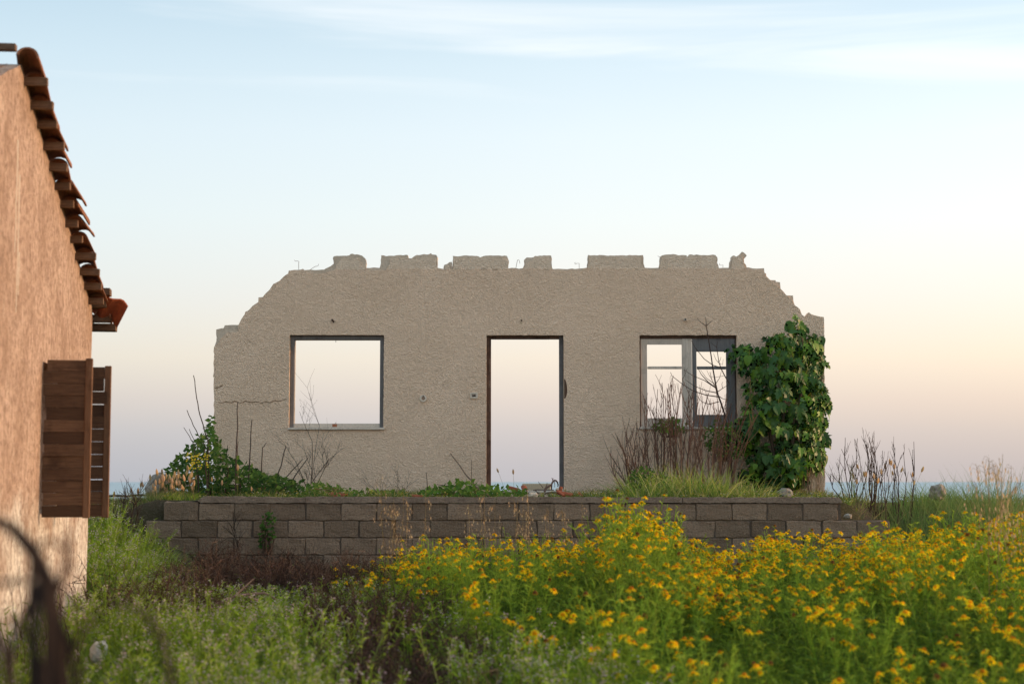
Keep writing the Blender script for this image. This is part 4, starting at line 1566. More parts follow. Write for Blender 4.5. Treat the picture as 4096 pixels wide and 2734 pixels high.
CT = [succulent(500 + k, .12, 18, (MIDG, (.12, .2, .05), (.2, .22, .07))) for k in range(4)] + [daisylet(520 + k) for k in range(4)] + \
     [tuft_template(530 + k, 24, .22, .006, .6, ((.17, .22, .05), (.24, .24, .08), (.36, .30, .13)), .5) for k in range(4)]
random.seed(81)
items = []
for _ in range(2600):
    y = random.uniform(18.68, 21.9); x = random.uniform(-4.0, 4.1)
    bear = x / y
    if .035 < bear * 1 and bear < .10 * 0 + .03: continue
    if -.01 < bear < .035 and y > 18.8 and random.random() > .12: continue       # rubble before the doorway
    if noise.noise(Vector((x * 1.3, y * 1.6, 4))) < -.05 and random.random() > .15: continue
    k = random.choices((random.randrange(4), 4 + random.randrange(4), 8 + random.randrange(4)), (1.2, 1.3, .45))[0]
    if bear < -.11 and random.random() < .5: k = random.randrange(4)
    items.append((k, x, y, ground_z(x, y) - .005, random.uniform(0, 6.28), 0, 0, 1, random.uniform(.5, 1.1), random.uniform(.75, 1.25)))
V, T, C = scatter(CT, items)
tag(link('ground_cover', np_mesh('ground_cover', V, T, C, M_plant)), 'low succulents, dry grass and tiny daisies covering the terrace', 'ground cover', kind='stuff')
LG = [tuft_template(540 + k, 22, .40, .011, .8, ((.26, .30, .06), (.13, .22, .04), (.46, .42, .17), (.19, .27, .05)), .42, 4) for k in range(5)]
items = []
for _ in range(95):
    y = random.uniform(18.75, 20.6); b = random.uniform(.072, .155)
    x = b * y
    items.append((random.randrange(5), x, y, ground_z(x, y) - .01, random.uniform(0, 6.28), random.uniform(-.5, .5), random.uniform(-.2, .2), 1, random.uniform(.35, 1.2) * (1.35 if b < .13 else .9), random.uniform(.8, 1.25)))
V, T, C = scatter(LG, items)
tag(link('long_grass', np_mesh('long_grass', V, T, C, M_plant)), 'long yellowing grass on the terrace below the right window', 'grass', kind='stuff')

# ------------------------------------------------------------------ grassy slope right of the block wall, and behind the left corner
random.seed(91)
RG = [tuft_template(560 + k, 34, .55, .008, .75, ((.14, .23, .05), (.19, .26, .06), (.11, .20, .05)), .35, 4) for k in range(5)] + \
     [tuft_template(570 + k, 26, .3, .007, .7, ((.2, .22, .07), (.15, .2, .05), (.34, .28, .13)), .4, 3) for k in range(4)]
items = []
for _ in range(620):
    y = random.uniform(17.6, 23); x = random.uniform(3.7, .34 * y + .6)
    if y < 18.7 and x < 4.3: continue
    if y > 19.2 and x < 4.4: continue
    tall = .19 < x / y and x / y > .235
    k = random.randrange(5) if (tall and random.random() < .6) else 5 + random.randrange(4)
    gz = ground_z(x, y)
    h = random.uniform(.5, 1.05) if k >= 5 else random.uniform(.4, .95) * (1 if .23 < x / y < .31 else .6)
    items.append((k, x, y, gz - .02, random.uniform(0, 6.28), random.uniform(-.1, .1), 0, 1, h, random.uniform(.75, 1.2)))
for _ in range(700):
    y = random.uniform(14.9, 24); x = random.uniform(-.36 * y, -4.0 if y > 18.7 else -.238 * y)
    gz = ground_z(x, y)
    items.append((5 + random.randrange(4), x, y, gz - .02, random.uniform(0, 6.28), 0, 0, 1, random.uniform(.4, .95), random.uniform(.7, 1.2)))
DG = [tuft_template(580 + k, 16, .95, .0075, .42, ((.13, .22, .06), (.17, .24, .07), (.26, .26, .10)), .16, 5) for k in range(4)]
for _ in range(64):
    y = random.uniform(17.8, 20.5); b_ = random.uniform(.228, .305) if random.random() < .8 else random.uniform(.2, .34)
    items.append((9 + random.randrange(4), b_ * y, y, ground_z(b_ * y, y) - .03, random.uniform(0, 6.28), random.uniform(-.12, .12), 0, 1, random.uniform(.45, .95), random.uniform(.8, 1.2)))
V, T, C = scatter(RG + DG, items)
tag(link('slope_grass', np_mesh('slope_grass', V, T, C, M_plant)), 'green grass on the slopes at both ends of the block wall', 'grass', kind='stuff')


def hare_tail(h, lean):
    g = G()
    p = curve((0, 0, 0), (lean, random.uniform(-.15, .15), 1), h, 4, .06)
    g.tube(p, .0022, .0015, 3, jit((.36, .30, .14)), False)
    d = (p[-1] - p[-2]).normalized()
    t = p[-1]
    q = [t, t + d * .014, t + d * .036, t + d * .056, t + d * .07]
    rr = [.004, .012, .0135, .009, .001]
    vs = []; fs = []
    e1 = d.cross(Vector((0, 1, 0))).normalized(); e2 = d.cross(e1)
    for pp_, r in zip(q, rr):
        for k in range(6):
            a = k * 6.283 / 6
            vs.append(pp_ + e1 * r * math.cos(a) + e2 * r * math.sin(a))
    for i in range(4):
        for k in range(6): fs.append((i * 6 + k, i * 6 + (k + 1) % 6, i * 6 + 6 + (k + 1) % 6, i * 6 + 6 + k))
    g.add(vs, fs, jit((.62, .45, .26), .12))
    for k in range(3): g.blade((0, 0, 0), (random.uniform(-1, 1), random.uniform(-1, 1), 1.2), random.uniform(.1, .2), .006, .4, jit(GREEN, .3), 2)
    return g


HTH = [.14, .2, .27, .34, .42, .5, .6, .7, .82, .95]
HT = [[hare_tail(h_, random.uniform(-.3, .3)).mesh('hare_tail_grass', M_plant) for _ in range(2)] for h_ in HTH]


def put_hare(x, y, z, s, label, grp):
    want = s * .36
    k_ = min(range(len(HTH)), key=lambda i: abs(HTH[i] - want))
    s = max(.85, min(1.25, want / HTH[k_])) * 1.0
    o = link('hare_tail_grass', random.choice(HT[k_]))
    o.location = (x, y, z); o.rotation_euler = (0, 0, random.uniform(-.6, .6)); o.scale = (s, s, s)
    tag(o, label, 'grass', grp)


for _ in range(190):
    px = random.gauss(725, 66); Y = random.uniform(17.6, 20.8)
    if px > 555: Y = random.uniform(18.65, 20.8)
    x = (px - 2048) / FPX * Y
    z = ground_z(x, Y)
    tgt = P(px, random.uniform(1895, 2045), Y).z
    if tgt - z < .1: continue
    if px > 800: continue
    put_hare(x, Y, z, min(2.0, (tgt - z) / .36), 'beige fluffy grass head at the stepped left end of the block wall', 'fluffy grass heads by the left wall end')
for (px, py) in [(855, 1925), (950, 1880), (1010, 1965), (772, 1880), (885, 1940)]:
    b = P(px, py, 19.2)
    put_hare(b.x, 19.2, ground_z(b.x, 19.2), (b.z - ground_z(b.x, 19.2)) / .36, 'beige fluffy grass head on the terrace before the bramble mound', 'fluffy grass heads before the bramble')
for (px, py) in [(2031, 1880), (2055, 1896)]:
    b = P(px, py, 20.5)
    put_hare(b.x, 20.5, ground_z(b.x, 20.5), (b.z - ground_z(b.x, 20.5)) / .36, 'thin fluffy grass head seen against the sea in the doorway', 'fluffy grass heads in the doorway')
for _ in range(18):
    px = random.uniform(3400, 3620); Y = random.uniform(19, 20.5); x = (px - 2048) / FPX * Y
    b = P(px, random.uniform(1845, 1935), Y)
    put_hare(x, Y, ground_z(x, Y), max(.5, (b.z - ground_z(x, Y)) / .36), 'pale fluffy grass head among the bare stems right of the ruin', 'fluffy grass heads right of the ruin')


# ------------------------------------------------------------------ wild oats
def oat(h, lean, n=14):
    g = G()
    p = curve((0, 0, 0), (lean, random.uniform(-.1, .1), 1), h, 7, .05)
    g.tube(p, .0026, .0014, 3, (.46, .34, .16), False)
    for k in range(n):
        b_ = lerp(p[5], p[7], random.random()) if random.random() < .7 else p[4] + (p[5] - p[4]) * random.random()
        a = random.uniform(0, 6.28)
        q = [b_, b_ + Vector((math.cos(a) * .03, math.sin(a) * .03, .012)), b_ + Vector((math.cos(a) * .045, math.sin(a) * .045, -.012))]
        g.tube(q, .0010, .0008, 3, STRAW, False)
        e = q[-1]
        for s in (-1, 1):
            g.blade(e, (s * .22, random.uniform(-.2, .2), -1), random.uniform(.022, .034), .007, .0, jit((.60, .44, .26), .15), 2)
    for k in range(2): g.blade((0, 0, h * .2 * k), (random.uniform(-.6, .6), random.uniform(-.4, .4), 1), h * .35, .007, .5, jit((.34, .30, .12)), 3)
    return g


random.seed(101)
OT = [oat(1.0, random.uniform(-.12, .12)).mesh('wild_oat', M_plant) for _ in range(6)]


def put_oat(px, py, Y, label, grp):
    b = P(px, py, Y); z = ground_z(b.x, Y)
    o = link('wild_oat', random.choice(OT))
    h = b.z - z
    o.location = (b.x, Y, z - .01); o.rotation_euler = (0, 0, random.uniform(-.5, .5)); o.scale = (1.1, 1.1, h)
    tag(o, label, 'wild oat', grp)


for (px, py) in [(1552, 1885), (1535, 1980), (1590, 1960), (1570, 2010), (1612, 2000), (1550, 2040), (1600, 2050), (1680, 1955), (1640, 2010)]:
    put_oat(px, py, 15.2, 'dry straw-coloured oat stalk rising before the middle of the block wall, left of the doorway', 'oat stalks left of the doorway')
for (px, py) in [(1930, 1950), (1950, 2000), (1900, 2010), (1975, 1990), (2040, 1990), (2070, 2010), (2100, 1950), (2125, 1985), (2150, 2020), (2090, 2040), (2310, 2000), (2250, 2020), (2330, 2030), (2190, 2030)]:
    put_oat(px, py, 15.8, 'dry straw-coloured oat stalk standing before the block wall below the doorway', 'oat stalks below the doorway')
for _ in range(16):
    put_oat(random.uniform(3890, 4096), random.uniform(1790, 1990), random.uniform(11.5, 14), 'tall pale oat stalk against the sea at the right edge of the field', 'oat stalks at the right edge')

# ------------------------------------------------------------------ bare stems
STEM = (0.115, 0.070, 0.052)


def stem_obj(root, pts, r0, r1, col, twigs=3, tl=.25, name='stem'):
    g = G()
    g.tube(pts, r0, r1, 5, col, False)
    n = len(pts)
    for k in range(twigs):
        i = random.randint(max(1, n // 3), n - 2)
        d = (pts[i + 1] - pts[i]).normalized()
        s = random.choice((-1, 1))
        q = curve(lerp(pts[i], pts[i + 1], random.random()), (d.x + s * random.uniform(.25, .6), d.y + random.uniform(-.3, .3), d.z + .25), tl * random.uniform(.5, 1.2), 4, .12, .08)
        g.tube(q, r1 * 1.0, r1 * .55, 4, jit(col, .15), False)
        if random.random() < .5:
            e = curve(q[2], (random.uniform(-.5, .5), random.uniform(-.3, .3), 1), tl * .35, 3, .12)
            g.tube(e, r1 * .8, r1 * .5, 3, jit(col, .15), False)
    o = g.obj(name, M_twig, root)
    return o


def bare_shrub(name, stems, Y, label, cat, twigs=3, tl=.22, r=.008, col=STEM):
    root = empty(name)
    for (bx_, by, tx, ty) in stems:
        Ya = Y + random.uniform(-.5, .5)
        a = P(bx_, by, Ya); b = P(tx, ty, Ya + random.uniform(-.25, .25))
        a.z = ground_z(a.x, a.y) - .02
        pts = []
        bow = random.uniform(-.09, .09)
        for i in range(7):
            t = i / 6
            p = a.lerp(b, t)
            p.x = a.x + (b.x - a.x) * (t ** 1.0) + bow * math.sin(t * math.pi) + random.uniform(-.008, .008)
            pts.append(p)
        stem_obj(root, pts, r * random.uniform(.75, 1.15), r * .38, jit(col, .2), twigs, tl)
    tag(root, label, cat)
    return root


random.seed(111)
st = []
for (bc, n_, t0, t1, y0, y1) in ((2535, 15, 2400, 2590, 1690, 1900), (2640, 16, 2560, 2720, 1500, 1760), (2720, 18, 2640, 2830, 1485, 1740), (2850, 12, 2760, 2930, 1560, 1780), (2900, 12, 2860, 3030, 1530, 1760)):
    for _ in range(n_):
        q_ = random.random()
        st.append((bc + (q_ - .5) * 90 + random.uniform(-15, 15), 1990, t0 + (t1 - t0) * q_ + random.uniform(-25, 25), random.uniform(y0, y1)))
bare_shrub('bare_shrub', st, 20.9, 'leafless shrub of many reddish brown stems in front of the right window', 'shrub', 6, .26, .0092, (0.14, 0.078, 0.055))
st = []
for (bc, n_, t0, t1, y0, y1) in ((3400, 9, 3325, 3440, 1740, 1900), (3500, 13, 3430, 3580, 1730, 1880), (3590, 9, 3530, 3670, 1760, 1900)):
    for _ in range(n_):
        q_ = random.random()
        st.append((bc + (q_ - .5) * 60 + random.uniform(-12, 12), 1975, t0 + (t1 - t0) * q_ + random.uniform(-15, 15), random.uniform(y0, y1)))
bare_shrub('bare_shrub', st, 20.2, 'clump of bare dark stems on the grassy slope right of the ruin', 'shrub', 5, .17, .0075, (0.075, 0.045, 0.035))
st = []
for _ in range(16):
    bx_ = random.uniform(430, 600); st.append((bx_, 2080, bx_ + random.uniform(-60, 60), random.uniform(1930, 2010)))
bare_shrub('bare_shrub', st, 18.5, 'dark leafless shrub behind the open shutter by the sea', 'shrub', 5, .2, .006, (0.05, 0.034, 0.028))

# single dark sticks along the ruin
STK = [
    ('tall dark stick standing left of the left window, reaching the crack', [(939, 1960), (948, 1745), (951, 1608)], .010),
    ('dark stick leaning out of the bramble mound beside the tallest stick', [(971, 1985), (946, 1879), (953, 1765)], .008),
    ('straight dark stick below the left corner of the left window', [(993, 1970), (1000, 1812), (1008, 1677)], .010),
    ('short dark stick at the left corner of the ruin', [(899, 1960), (910, 1780)], .007),
    ('forked-looking dark stick below the left window sill', [(1040, 1960), (1052, 1789), (1066, 1770)], .008),
    ('bent dark stick leaning right under the left window', [(1085, 1975), (1116, 1887), (1145, 1783)], .010),
    ('dark stick leaning far right under the left window, the lower of two', [(1084, 1985), (1149, 1905), (1210, 1836)], .009),
    ('dark stick leaning far right under the left window, the upper of two', [(1127, 1985), (1185, 1896), (1232, 1829)], .009),
    ('longest thin stick rising against the sky left of the ruin', [(836, 1900), (831, 1757), (804, 1677), (788, 1592), (774, 1500)], .009),
    ('second longest thin stick left of the ruin, curving left', [(845, 1900), (829, 1797), (784, 1721), (748, 1639)], .008),
    ('thin stick left of the ruin leaning over the bramble mound', [(800, 1900), (788, 1780), (757, 1715)], .006),
    ('lowest-leaning thin stick over the bramble mound', [(800, 1900), (777, 1775), (735, 1708)], .006),
    ('dark upright stick in front of the bramble mound', [(833, 1985), (826, 1891), (817, 1793)], .009),
    ('dark stick slanting left in front of the bramble mound', [(745, 1985), (725, 1925), (708, 1860)], .008),
    ('pale broken branch leaning left in front of the wall beside the doorway', [(1979, 1992), (1912, 1952), (1859, 1889), (1801, 1811)], .012),
    ('thin upright stick just left of the doorway', [(1883, 1985), (1886, 1838)], .005),
    ('short dark stick on the terrace between socket and window', [(1718, 1985), (1704, 1887)], .007),
    ('forked dark twig lying on the terrace left of the doorway', [(1819, 1972), (1794, 1943), (1747, 1936)], .007),
]
random.seed(121)
for lb, pts, r in STK:
    Y = random.uniform(19.6, 20.8) if pts[0][0] < 1300 else 19.6
    w = [P(x, y, Y) for x, y in pts]
    w[0].z = ground_z(w[0].x, Y) - .02
    fine = []
    for a, b in zip(w, w[1:]):
        for k in range(4): fine.append(a.lerp(b, k / 4) + Vector((random.uniform(-.006, .006), random.uniform(-.006, .006), 0)))
    fine.append(w[-1])
    g = G(); col = jit((0.075, 0.052, 0.043), .2) if 'pale' not in lb else (0.2, 0.15, 0.12)
    g.tube(fine, r, r * .55, 5, col)
    tag(g.obj('dry_stick', M_twig), lb, 'stick', 'dry sticks along the ruin')

# fine dry weed under the left window
random.seed(131)


def twiggy(g, p, d, l, r, depth, col):
    pts = curve(p, d, l, 4, .10, .03)
    g.tube(pts, r, r * .6, 4 if depth > 2 else 3, col, False)
    if depth == 0:
        if random.random() < .5: g.blade(pts[-1], (0, 0, 1), .012, .008, .1, (0.13, .09, .06), 2)
        return
    for k in range(random.randint(3, 4)):
        i = random.randint(1, 4)
        s = random.choice((-1, 1))
        nd_ = Vector(d).normalized() + Vector((s * random.uniform(.35, .8), random.uniform(-.5, .5), random.uniform(0, .3)))
        twiggy(g, pts[i], nd_, l * random.uniform(.42, .6), r * .62, depth - 1, col)


g = G()
b0 = P(1238, 1985, 20.6); b0.z = ground_z(b0.x, 20.6)
twiggy(g, b0, (.13, 0, 1), .72, .0065, 3, (0.13, .09, .07))
twiggy(g, b0, (.55, 0, 1), .55, .006, 3, (0.10, .068, .052))
twiggy(g, b0, (-.3, 0, 1), .5, .006, 3, (0.11, .075, .055))
twiggy(g, b0, (.12, 0, 1), .92, .0045, 2, (0.17, .125, .10))
tag(g.obj('dry_weed', M_twig), 'fine branching dry weed standing under the left window', 'weed')
g = G()
b0 = P(1560, 1985, 20.4); b0.z = ground_z(b0.x, 20.4)
for k in range(5): twiggy(g, b0 + Vector((random.uniform(-.35, .35), 0, 0)), (random.uniform(-1, 1.2), 0, .6), .3, .004, 2, (0.15, .11, .085))
tag(g.obj('dry_weed', M_twig), 'low sprawling dry weed between the left window and the doorway', 'weed')
g = G()
b0 = P(955, 2200, 18.25)
for k in range(3): twiggy(g, b0, (random.uniform(-.5, .5), -.1, 1), .3, .005, 2, (0.05, .035, .028))
tag(g.obj('dry_weed', M_twig), 'dark withered weed hanging against the block wall', 'weed')

# sapling before the right window
def r3(x, y): return (2500 + .2934 * x, 1300 + .2934 * y)


root = empty('bare_sapling')
tag(root, 'leafless sapling whose thin trunk crosses the right window and rises above it', 'sapling')
Ys = 21.55
BR = [
    ('trunk', [(1420, 1600), (1360, 1215), (1310, 1060), (1268, 950), (1235, 800), (1215, 680), (1200, 600), (1175, 420), (1150, 260), (1125, 110), (1108, 10)], .015, .006),
    ('branch', [(1108, 10), (1104, -60), (1100, -110)], .006, .003),
    ('branch', [(1108, 10), (1060, -20), (1010, -60), (985, -90)], .005, .003),
    ('branch', [(1108, 10), (1150, -25), (1195, -70)], .005, .003),
    ('branch', [(1235, 850), (1130, 770), (1040, 670), (980, 560)], .008, .003),
    ('branch', [(1230, 850), (1080, 750), (930, 690), (800, 605)], .007, .003),
    ('branch', [(1250, 920), (1100, 890), (940, 825), (820, 740)], .007, .003),
    ('branch', [(1270, 975), (1100, 950), (920, 890), (780, 800), (640, 690), (620, 640)], .008, .003),
    ('branch', [(1280, 1040), (1150, 1075), (1050, 1045), (980, 960)], .007, .003),
    ('branch', [(1260, 910), (1330, 860), (1430, 800)], .006, .003),
    ('branch', [(1270, 960), (1330, 1000), (1430, 1030)], .006, .003),
    ('branch', [(1420, 790), (1360, 690), (1310, 590), (1280, 500), (1250, 300), (1260, 225)], .009, .003),
    ('branch', [(1310, 580), (1200, 545), (1080, 460), (960, 310), (900, 200)], .007, .003),
    ('branch', [(1250, 300), (1200, 260), (1165, 230)], .004, .002),
    ('branch', [(1290, 520), (1330, 540), (1340, 460)], .004, .002),
    ('branch', [(1280, 500), (1300, 470), (1310, 430)], .004, .002),
    ('branch', [(1285, 520), (1240, 470), (1205, 380)], .004, .002),
    ('branch', [(1330, 860), (1320, 800), (1335, 770)], .004, .002),
    ('branch', [(1235, 800), (1290, 720), (1315, 620)], .005, .002),
    ('branch', [(1220, 800), (1110, 720), (1030, 610)], .005, .002),
    ('branch', [(1345, 690), (1230, 710), (1145, 690)], .003, .002),
]
for nm, pts, ra, rb in BR:
    w = [P(*r3(x, y), Ys) for x, y in pts]
    if nm == 'trunk': w = [Vector((w[0].x + .05, Ys - .1, ground_z(w[0].x, Ys) - .02))] + w
    g = G(); g.tube(w, ra, rb, 5, jit((0.085, 0.055, 0.045), .12)); g.obj(nm, M_twig, root)

# ------------------------------------------------------------------ fig on the right end of the wall
random.seed(141)


def fig_leaf(kind):
    """lobed leaf lying along +Y, folded along its midrib and drooping"""
    lobes = {0: [(0, 0), (.20, .02), (.42, .16), (.20, .27), (.48, .56), (.15, .46), (.19, .80), (0, 1.08)],
             1: [(0, 0), (.25, .05), (.36, .28), (.22, .36), (.40, .66), (.18, .62), (.17, .9), (0, 1.02)],
             2: [(0, 0), (.28, .1), (.40, .34), (.36, .55), (.20, .85), (0, 1.0)],
             3: [(0, 0), (.20, -.04), (.48, .10), (.18, .24), (.44, .62), (.13, .46), (.16, .85), (0, 1.12)]}[kind]
    g = G()
    zz = lambda x, y: .22 * abs(x) - .28 * y * y
    mid = [(0, t, zz(0, t)) for t in (0, .35, .7, lobes[-1][1])]
    base = (0.051, 0.132, 0.019)
    for s in (-1, 1):
        vs = [(s * x, y, zz(x, y)) for x, y in lobes]
        n = len(vs)
        vs2 = vs + [mid[1], mid[2]]
        fs = []
        for i in range(n - 1):
            ym = (lobes[i][1] + lobes[i + 1][1]) / 2
            m = n if ym < .52 else n + 1
            fs.append((i, i + 1, m) if s > 0 else (i + 1, i, m))
        fs.append((n, n + 1, [i for i in range(n - 1) if (lobes[i][1] + lobes[i + 1][1]) / 2 < .52][-1] + 1))
        g.add(vs2, fs, base)
    g.tube([(0, 0, 0), (0, -.25, .02), (0, -.45, .08)], .018, .014, 3, (0.14, .17, .05), False)
    return g


FLV = []
for kd in range(4):
    for tint in ((1, 1, 1), (2.3, 1.75, .9), (.7, .8, 1.0)):
        g = fig_leaf(kd)
        g.c = [(c[0] * tint[0], c[1] * tint[1], c[2] * tint[2]) for c in g.c]
        FLV.append((g.mesh('leaf', M_figleaf), g.arrays()))
fig = empty('fig_tree', (3.6, 21.6, 1.4))
tag(fig, 'dark green fig with lobed leaves smothering the right end of the ruined wall', 'fig tree')
FIGP = [(1672, 788), (1690, 768), (1740, 770), (1765, 757), (1790, 747), (1822, 740), (1838, 716), (1858, 738), (1885, 764), (1890, 800), (1896, 850), (1902, 900), (1896, 950), (1899, 1010), (1890, 1058), (1860, 1062),
        (1842, 1082), (1815, 1105), (1740, 1112), (1712, 1095), (1700, 1060), (1692, 1010), (1682, 985), (1684, 960), (1700, 935), (1705, 905), (1722, 878), (1738, 850), (1735, 832), (1700, 836), (1680, 822)]
leaves = []
shoots = []
while len(shoots) < 185:
    x = random.uniform(1660, 1912); y = random.uniform(712, 1100)
    if not in_poly(x, y, FIGP): continue
    u = (x - 1790) / 115; v = (y - 920) / 210
    bulge = max(.06, .75 * (1 - .6 * u * u - .35 * v * v))
    shoots.append((RUIN_Y - .05 - bulge * random.random() ** .55, x, y))
for _ in range(34):
    y = random.uniform(765, 1055)
    shoots.append((RUIN_Y - random.uniform(-.05, .3), random.uniform(1860, 1888), y))
for (Y, x, y) in shoots:
    u = (x - 1790) / 115
    c = D2(x, y, Y)
    # the shoot leans out and up; its leaves stand round the tip and hang over
    ax = Vector((.5 * u + random.uniform(-.4, .4), -random.uniform(.2, .9), random.uniform(.1, .9))).normalized()
    e1 = ax.cross(Vector((.3, .2, 1))).normalized(); e2 = ax.cross(e1)
    tone = random.uniform(.7, 1.25)
    for k in range(random.randint(6, 10)):
        a = k * 2.4 + random.uniform(-.4, .4)
        out = (e1 * math.cos(a) + e2 * math.sin(a))
        base = c - ax * random.uniform(0, .14) + out * .02
        d = (out * random.uniform(.7, 1.1) + ax * random.uniform(-.1, .6) + Vector((0, -.05, -random.uniform(.6, 2.0)))).normalized()
        nrm = (ax + Vector((random.uniform(-.3, .3), -.3, random.uniform(.0, .6))))
        nrm = (nrm - d * nrm.dot(d)).normalized()
        size = random.choice((random.uniform(.06, .10), random.uniform(.10, .155), random.uniform(.11, .165)))
        M = Matrix((d.cross(nrm), d, nrm)).transposed().to_4x4()
        base.y = min(base.y, RUIN_Y - .03) if base.x < 4.25 else base.y
        leaves.append((base.y, Matrix.Translation(base + d * size * .3) @ M @ Matrix.Scale(size, 4), tone))
leaves.sort(key=lambda q: q[0])


VV = []; TT = []; CC = []; bcount = 0
for i, (Y, Mx, tone) in enumerate(leaves):
    k = 3 * random.randrange(4) + random.choices((0, 1, 2), (1, tone, 2 - tone))[0]
    if i < 300:
        o = link('leaf', FLV[k][0], fig)
        o.matrix_parent_inverse = Matrix.Translation(-fig.location)
        o.matrix_basis = Mx
    else:
        V, T, C = FLV[k][1]
        A3 = np.array(Mx.to_3x3()); tr = np.array(Mx.translation)
        VV.append(V @ A3.T + tr); TT.append(T + bcount); CC.append(C * random.uniform(.8, 1.15) * tone); bcount += len(V)
o = link('foliage', np_mesh('foliage', np.concatenate(VV), np.concatenate(TT), np.concatenate(CC), M_figleaf), fig)
o.matrix_parent_inverse = Matrix.Translation(-fig.location); o['kind'] = 'stuff'
for (pts, r) in [([(1790, 1125), (1775, 1040), (1760, 960), (1745, 880), (1720, 800)], .03), ([(1800, 1125), (1812, 1040), (1830, 960), (1842, 860), (1838, 745)], .035),
                 ([(1795, 1125), (1795, 1000), (1800, 880), (1790, 770)], .03), ([(1810, 1125), (1850, 1050), (1880, 960), (1885, 860)], .02), ([(1845, 1125), (1830, 1090), (1800, 1080), (1690, 1075)], .012)]:
    w = [D2(x, y, 21.72) for x, y in pts]
    w[0].z = ground_z(w[0].x, 21.72) - .03
    g = G(); g.tube(w, r, r * .4, 6, (0.13, .095, .07), True)
    o = g.obj('branch', M_twig, fig); o.matrix_parent_inverse = Matrix.Translation(-fig.location)

# dry creeper at the foot of the right corner
random.seed(151)
root = empty('dry_creeper')
for k in range(16):
    x = random.uniform(1835, 1888)
    a = D2(x, 1128, 21.6); a.z = ground_z(a.x, 21.6)
    g = G(); g.tube(curve(a, (random.uniform(-.15, .15), .1, 1), random.uniform(.2, .5), 5, .08), .005, .003, 4, jit((.22, .14, .09)), False)
    g.obj('stem', M_twig, root)
tag(root, 'dry brown creeper stems at the foot of the wall under the fig', 'creeper')

# ------------------------------------------------------------------ stones, rubble and wood
random.seed(161)


def ground_rock(name, px, py, Y, size, mat, seed, label, cat, grp=None, amp=.3):
    c = P(px, py, Y)
    o = rock(name, c, size, mat, seed, amp=amp)
    tag(o, label, cat, grp)
    return o


ground_rock('boulder', 636, 1950, 20.2, (.17, .17, .19), M_rock, 2, 'large pale boulder between the bramble mound and the sea', 'boulder')
ground_rock('stone', 3752, 1968, 21, (.11, .1, .11), M_rock, 8, 'pointed tan stone in the grass at the right against the sea', 'stone')
ground_rock('stone', 395, 2605, 10.8, (.06, .05, .075), M_whiterock, 5, 'white stone in the grass at the lower left', 'stone')
ground_rock('stone', 3140, 1972, 19.4, (.085, .07, .07), M_rock, 6, 'grey broken stone on the terrace under the fig', 'stone', amp=.4)
ground_rock('stone', 2237, 1957, 21.2, (.05, .04, .025), M_core, 7, 'flat grey stone leaning against the right foot of the doorway', 'stone')
ground_rock('stone', 2132, 1980, 19.0, (.06, .05, .035), M_core, 12, 'pale rounded stone on the terrace edge below the doorway', 'stone')
ground_rock('stone', 3392, 2064, 18.0, (.05, .05, .028), M_rock, 9, 'flat pale stone beside the right end of the block wall', 'stone')
# cream slab beyond the doorway
a = P(2089, 1958, 25.5); b = P(2203, 1932, 25.5)
o = box('concrete_slab', a.x, b.x, 25.5, 25.75, ground_z(a.x, 25.5) - .05, b.z, M_slab, bev=0.008, rough=0.004)
tag(o, 'low cream concrete slab beyond the doorway before the sea', 'slab')
# broken roof tiles
TL = [('broken red roof tile standing on edge left in the doorway rubble', 2098, 1962, 19.9, (.3, .5, .2), .8), ('dark red curved tile piece half hidden by leaves below the doorway', 2075, 1958, 20.1, (.2, -.4, 1.0), .7),
      ('small upright red tile shard in the rubble right of the doorway', 2238, 1972, 19.3, (1.3, .3, .3), .45), ('long curved orange roof tile lying on the terrace edge right of the doorway', 2290, 1981, 18.95, (.15, .1, 1.4), .9),
      ('orange tile fragment propped before the long curved tile', 2255, 1982, 18.85, (.5, .5, 1.0), .6), ('faded red tile lying flat on the terrace left of the oat stalks', 1386, 1984, 19.0, (.05, .02, 1.2), 1.0),
      ('thin red tile edge lying on the terrace beside the left creeper', 1690, 1984, 19.0, (.05, .05, 1.6), .6), ('red tile shard at the far right of the rubble', 2330, 1984, 19.1, (.4, .2, .6), .5)]
sh = bpy.data.meshes.new('tile_shard')
bm = bmesh.new(); bm.from_mesh(barrel(.34, .09, .075, .014)); bm.to_mesh(sh); bm.free(); sh.materials.append(M_redtile)
for lb, px, py, Y, rot, s in TL:
    o = link('broken_tile', sh); c = P(px, py, Y); o.location = (c.x, Y, max(c.z - .01, ground_z(c.x, Y))); o.rotation_euler = rot; o.scale = (s * .6, s * .6, s * .6)
    tag(o, lb, 'roof tile', 'broken roof tiles on the terrace')
for k in range(40):
    px = random.uniform(2120, 2420); Y = random.uniform(18.8, 20.5); x = (px - 2048) / FPX * Y
    o = rock('rubble', (x, Y, ground_z(x, Y) + .008), (random.uniform(.015, .04), random.uniform(.015, .03), random.uniform(.01, .025)), random.choice((M_core, M_rock, M_redtile, M_core)), k, amp=.5, sub=1)
    tag(o, 'small lump of rubble scattered on the terrace below the doorway', 'rubble', 'rubble below the doorway')


def r2(x, y): return (2060 + .1022 * x, 1850 + .1022 * y)


